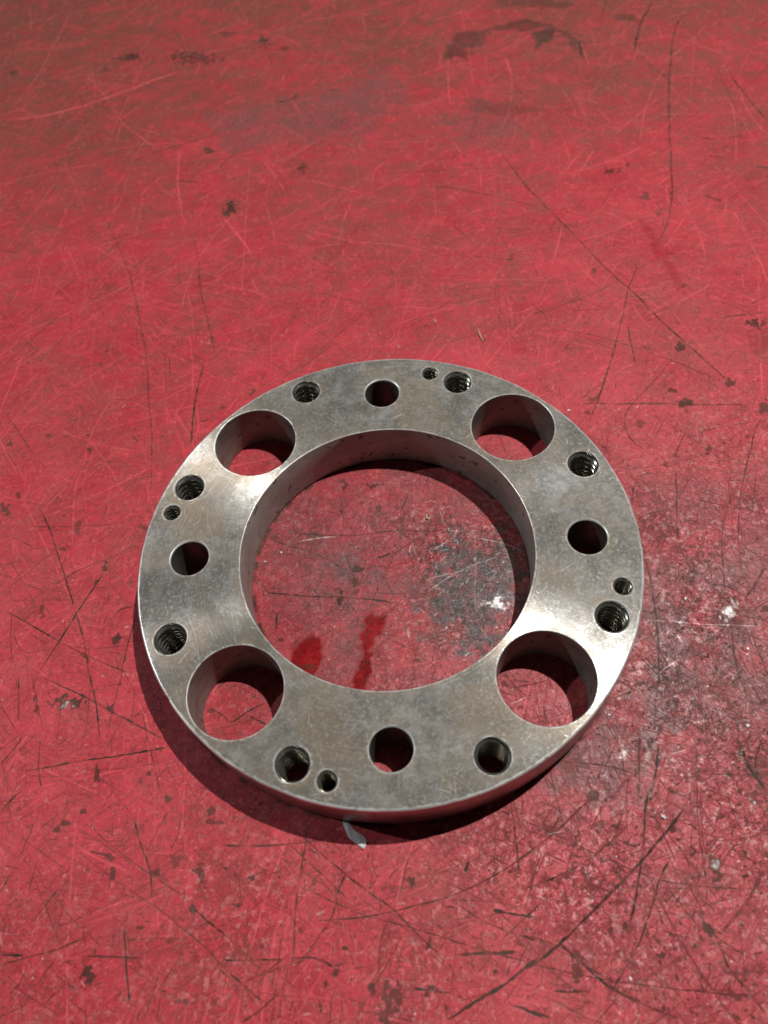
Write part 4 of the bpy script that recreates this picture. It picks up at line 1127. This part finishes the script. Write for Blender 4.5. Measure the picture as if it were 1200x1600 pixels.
def film_scrap():
    """a curled scrap of clear plastic film: an outline strip with ribs across, raised and folded"""
    left = [(-14.7, -47.9), (-14.5, -48.6), (-14.3, -49.5), (-14.0, -50.4), (-13.7, -51.2), (-13.2, -51.8), (-12.4, -52.5), (-11.7, -53.1), (-11.1, -53.6)]
    right = [(-13.5, -48.0), (-13.2, -48.7), (-12.9, -49.6), (-12.5, -50.2), (-11.9, -50.6), (-11.2, -51.1), (-10.7, -51.7), (-10.4, -52.3), (-10.8, -53.2)]
    bm = bmesh.new(); rows = []
    m = 8
    for i, (a, b_) in enumerate(zip(left, right)):
        row = []
        for k in range(m + 1):
            t = k / m
            x = a[0] * (1 - t) + b_[0] * t; y = a[1] * (1 - t) + b_[1] * t
            u = i / (len(left) - 1)
            z = .12 + .22 * math.sin(t * math.pi) * (1 - u * .5) + .35 * max(0, u - .55) * (1 - t) * 2.2 + .12 * math.sin(t * 9 + i * 1.7)
            row.append(bm.verts.new((x * MM, y * MM, max(.05, z) * MM)))
        rows.append(row)
    for i in range(len(rows) - 1):
        for k in range(m):
            f = bm.faces.new([rows[i][k], rows[i + 1][k], rows[i + 1][k + 1], rows[i][k + 1]]); f.smooth = True
    me = bpy.data.meshes.new('film_scrap'); bm.to_mesh(me); bm.free()
    me.materials.append(simple_mat('milky_film', (.86, .84, .84), .2, 0, 0, .52, .25, 900))
    o = link('film_scrap', me)
    md = o.modifiers.new('thickness', 'SOLIDIFY'); md.thickness = .00006; md.offset = 0
    tag(o, 'small torn scrap of whitish clear plastic film lying against the front of the steel ring', 'plastic scrap')
film_scrap()

def ribbon(name, pts, w, h, mat, label, cat):
    """a thin bent splinter: pts [(x, y, z)] mm, half width w tapering at the ends, thickness h"""
    bm = bmesh.new(); rings_ = []
    P = [Vector(p) for p in pts]; n = len(P)
    for i, p in enumerate(P):
        d = (P[min(i + 1, n - 1)] - P[max(i - 1, 0)]).normalized()
        s = Vector((-d.y, d.x, 0)).normalized(); u = Vector((0, 0, 1))
        t = i / (n - 1); ww = w * (.25 + .75 * math.sin(math.pi * min(1, max(0, t * .9 + .05))))
        rings_.append([bm.verts.new((p + s * ww * math.cos(a) + u * (h * math.sin(a))) * MM) for a in [k * math.pi / 3 for k in range(6)]])
    for i in range(n - 1):
        for k in range(6):
            f = bm.faces.new([rings_[i][k], rings_[i][(k + 1) % 6], rings_[i + 1][(k + 1) % 6], rings_[i + 1][k]]); f.smooth = True
    bm.faces.new(list(reversed(rings_[0]))); bm.faces.new(rings_[-1])
    bmesh.ops.recalc_face_normals(bm, faces=bm.faces)
    me = bpy.data.meshes.new(name); bm.to_mesh(me); bm.free(); me.materials.append(mat)
    o = link(name, me); tag(o, label, cat); return o
M_tan = simple_mat('dry_straw', (.62, .36, .17), .6)
ribbon('splinter', [(31.1, 66.3, .25), (31.0, 65.2, .3), (31.15, 64.0, .35), (31.35, 62.8, .3), (31.5, 61.6, .2)], .2, .14, M_tan,
       'tiny straw coloured splinter lying on the red top behind the ring', 'splinter')
ribbon('curled_shaving', [(9.9, 13.4, .2), (9.75, 12.9, .3), (9.8, 12.3, .35), (10.2, 11.9, .3), (10.7, 11.9, .2)], .16, .12, simple_mat('tan_shaving', (.72, .50, .24), .5),
       'tiny curled tan shaving on the red top inside the centre opening', 'shaving')

M_white = simple_mat('pale_crumb', (.80, .78, .75), .4, metal=.2)
def crumb(x, y, s, seed, label):
    r = random.Random(seed)
    bm = bmesh.new()
    bmesh.ops.create_icosphere(bm, subdivisions=2, radius=s * MM)
    for v in bm.verts:
        k = .65 + .6 * r.random()
        v.co = Vector((v.co.x * k * 1.2, v.co.y * k * .85, v.co.z * k * .7 + s * MM * .5))
    me = bpy.data.meshes.new('metal_crumb'); bm.to_mesh(me); bm.free(); me.materials.append(M_white)
    o = link('metal_crumb', me, None, (x * MM, y * MM, 0)); o.rotation_euler.z = r.uniform(0, 6)
    tag(o, label, 'crumb', 'pale metal crumbs scattered on the red top')
for i, (x, y, s, lab) in enumerate([
        (47.3, 36.4, .30, 'pale crumb just behind the ring near its big hole at the back right'),
        (58.8, -14.9, .32, 'pale crumb beside the ring, nearest to the white worn spot on its right'),
        (61.9, -41.5, .36, 'pale crumb among the dense scratches, beside the right edge of the photo'),
        (42.0, -55.0, .42, 'pale crumb in front of the ring at the right, on crossing dark scratches'),
        (58.3, -54.8, .26, 'small pale crumb at the far right, in front of the densest scratches'),
        (-22.9, 8.7, .28, 'pale crumb inside the centre opening, the one closer to its middle'),
        (-26.6, 7.0, .22, 'pale crumb inside the centre opening, right beside its left wall')]):
    crumb(x, y, s, 40 + i, lab)
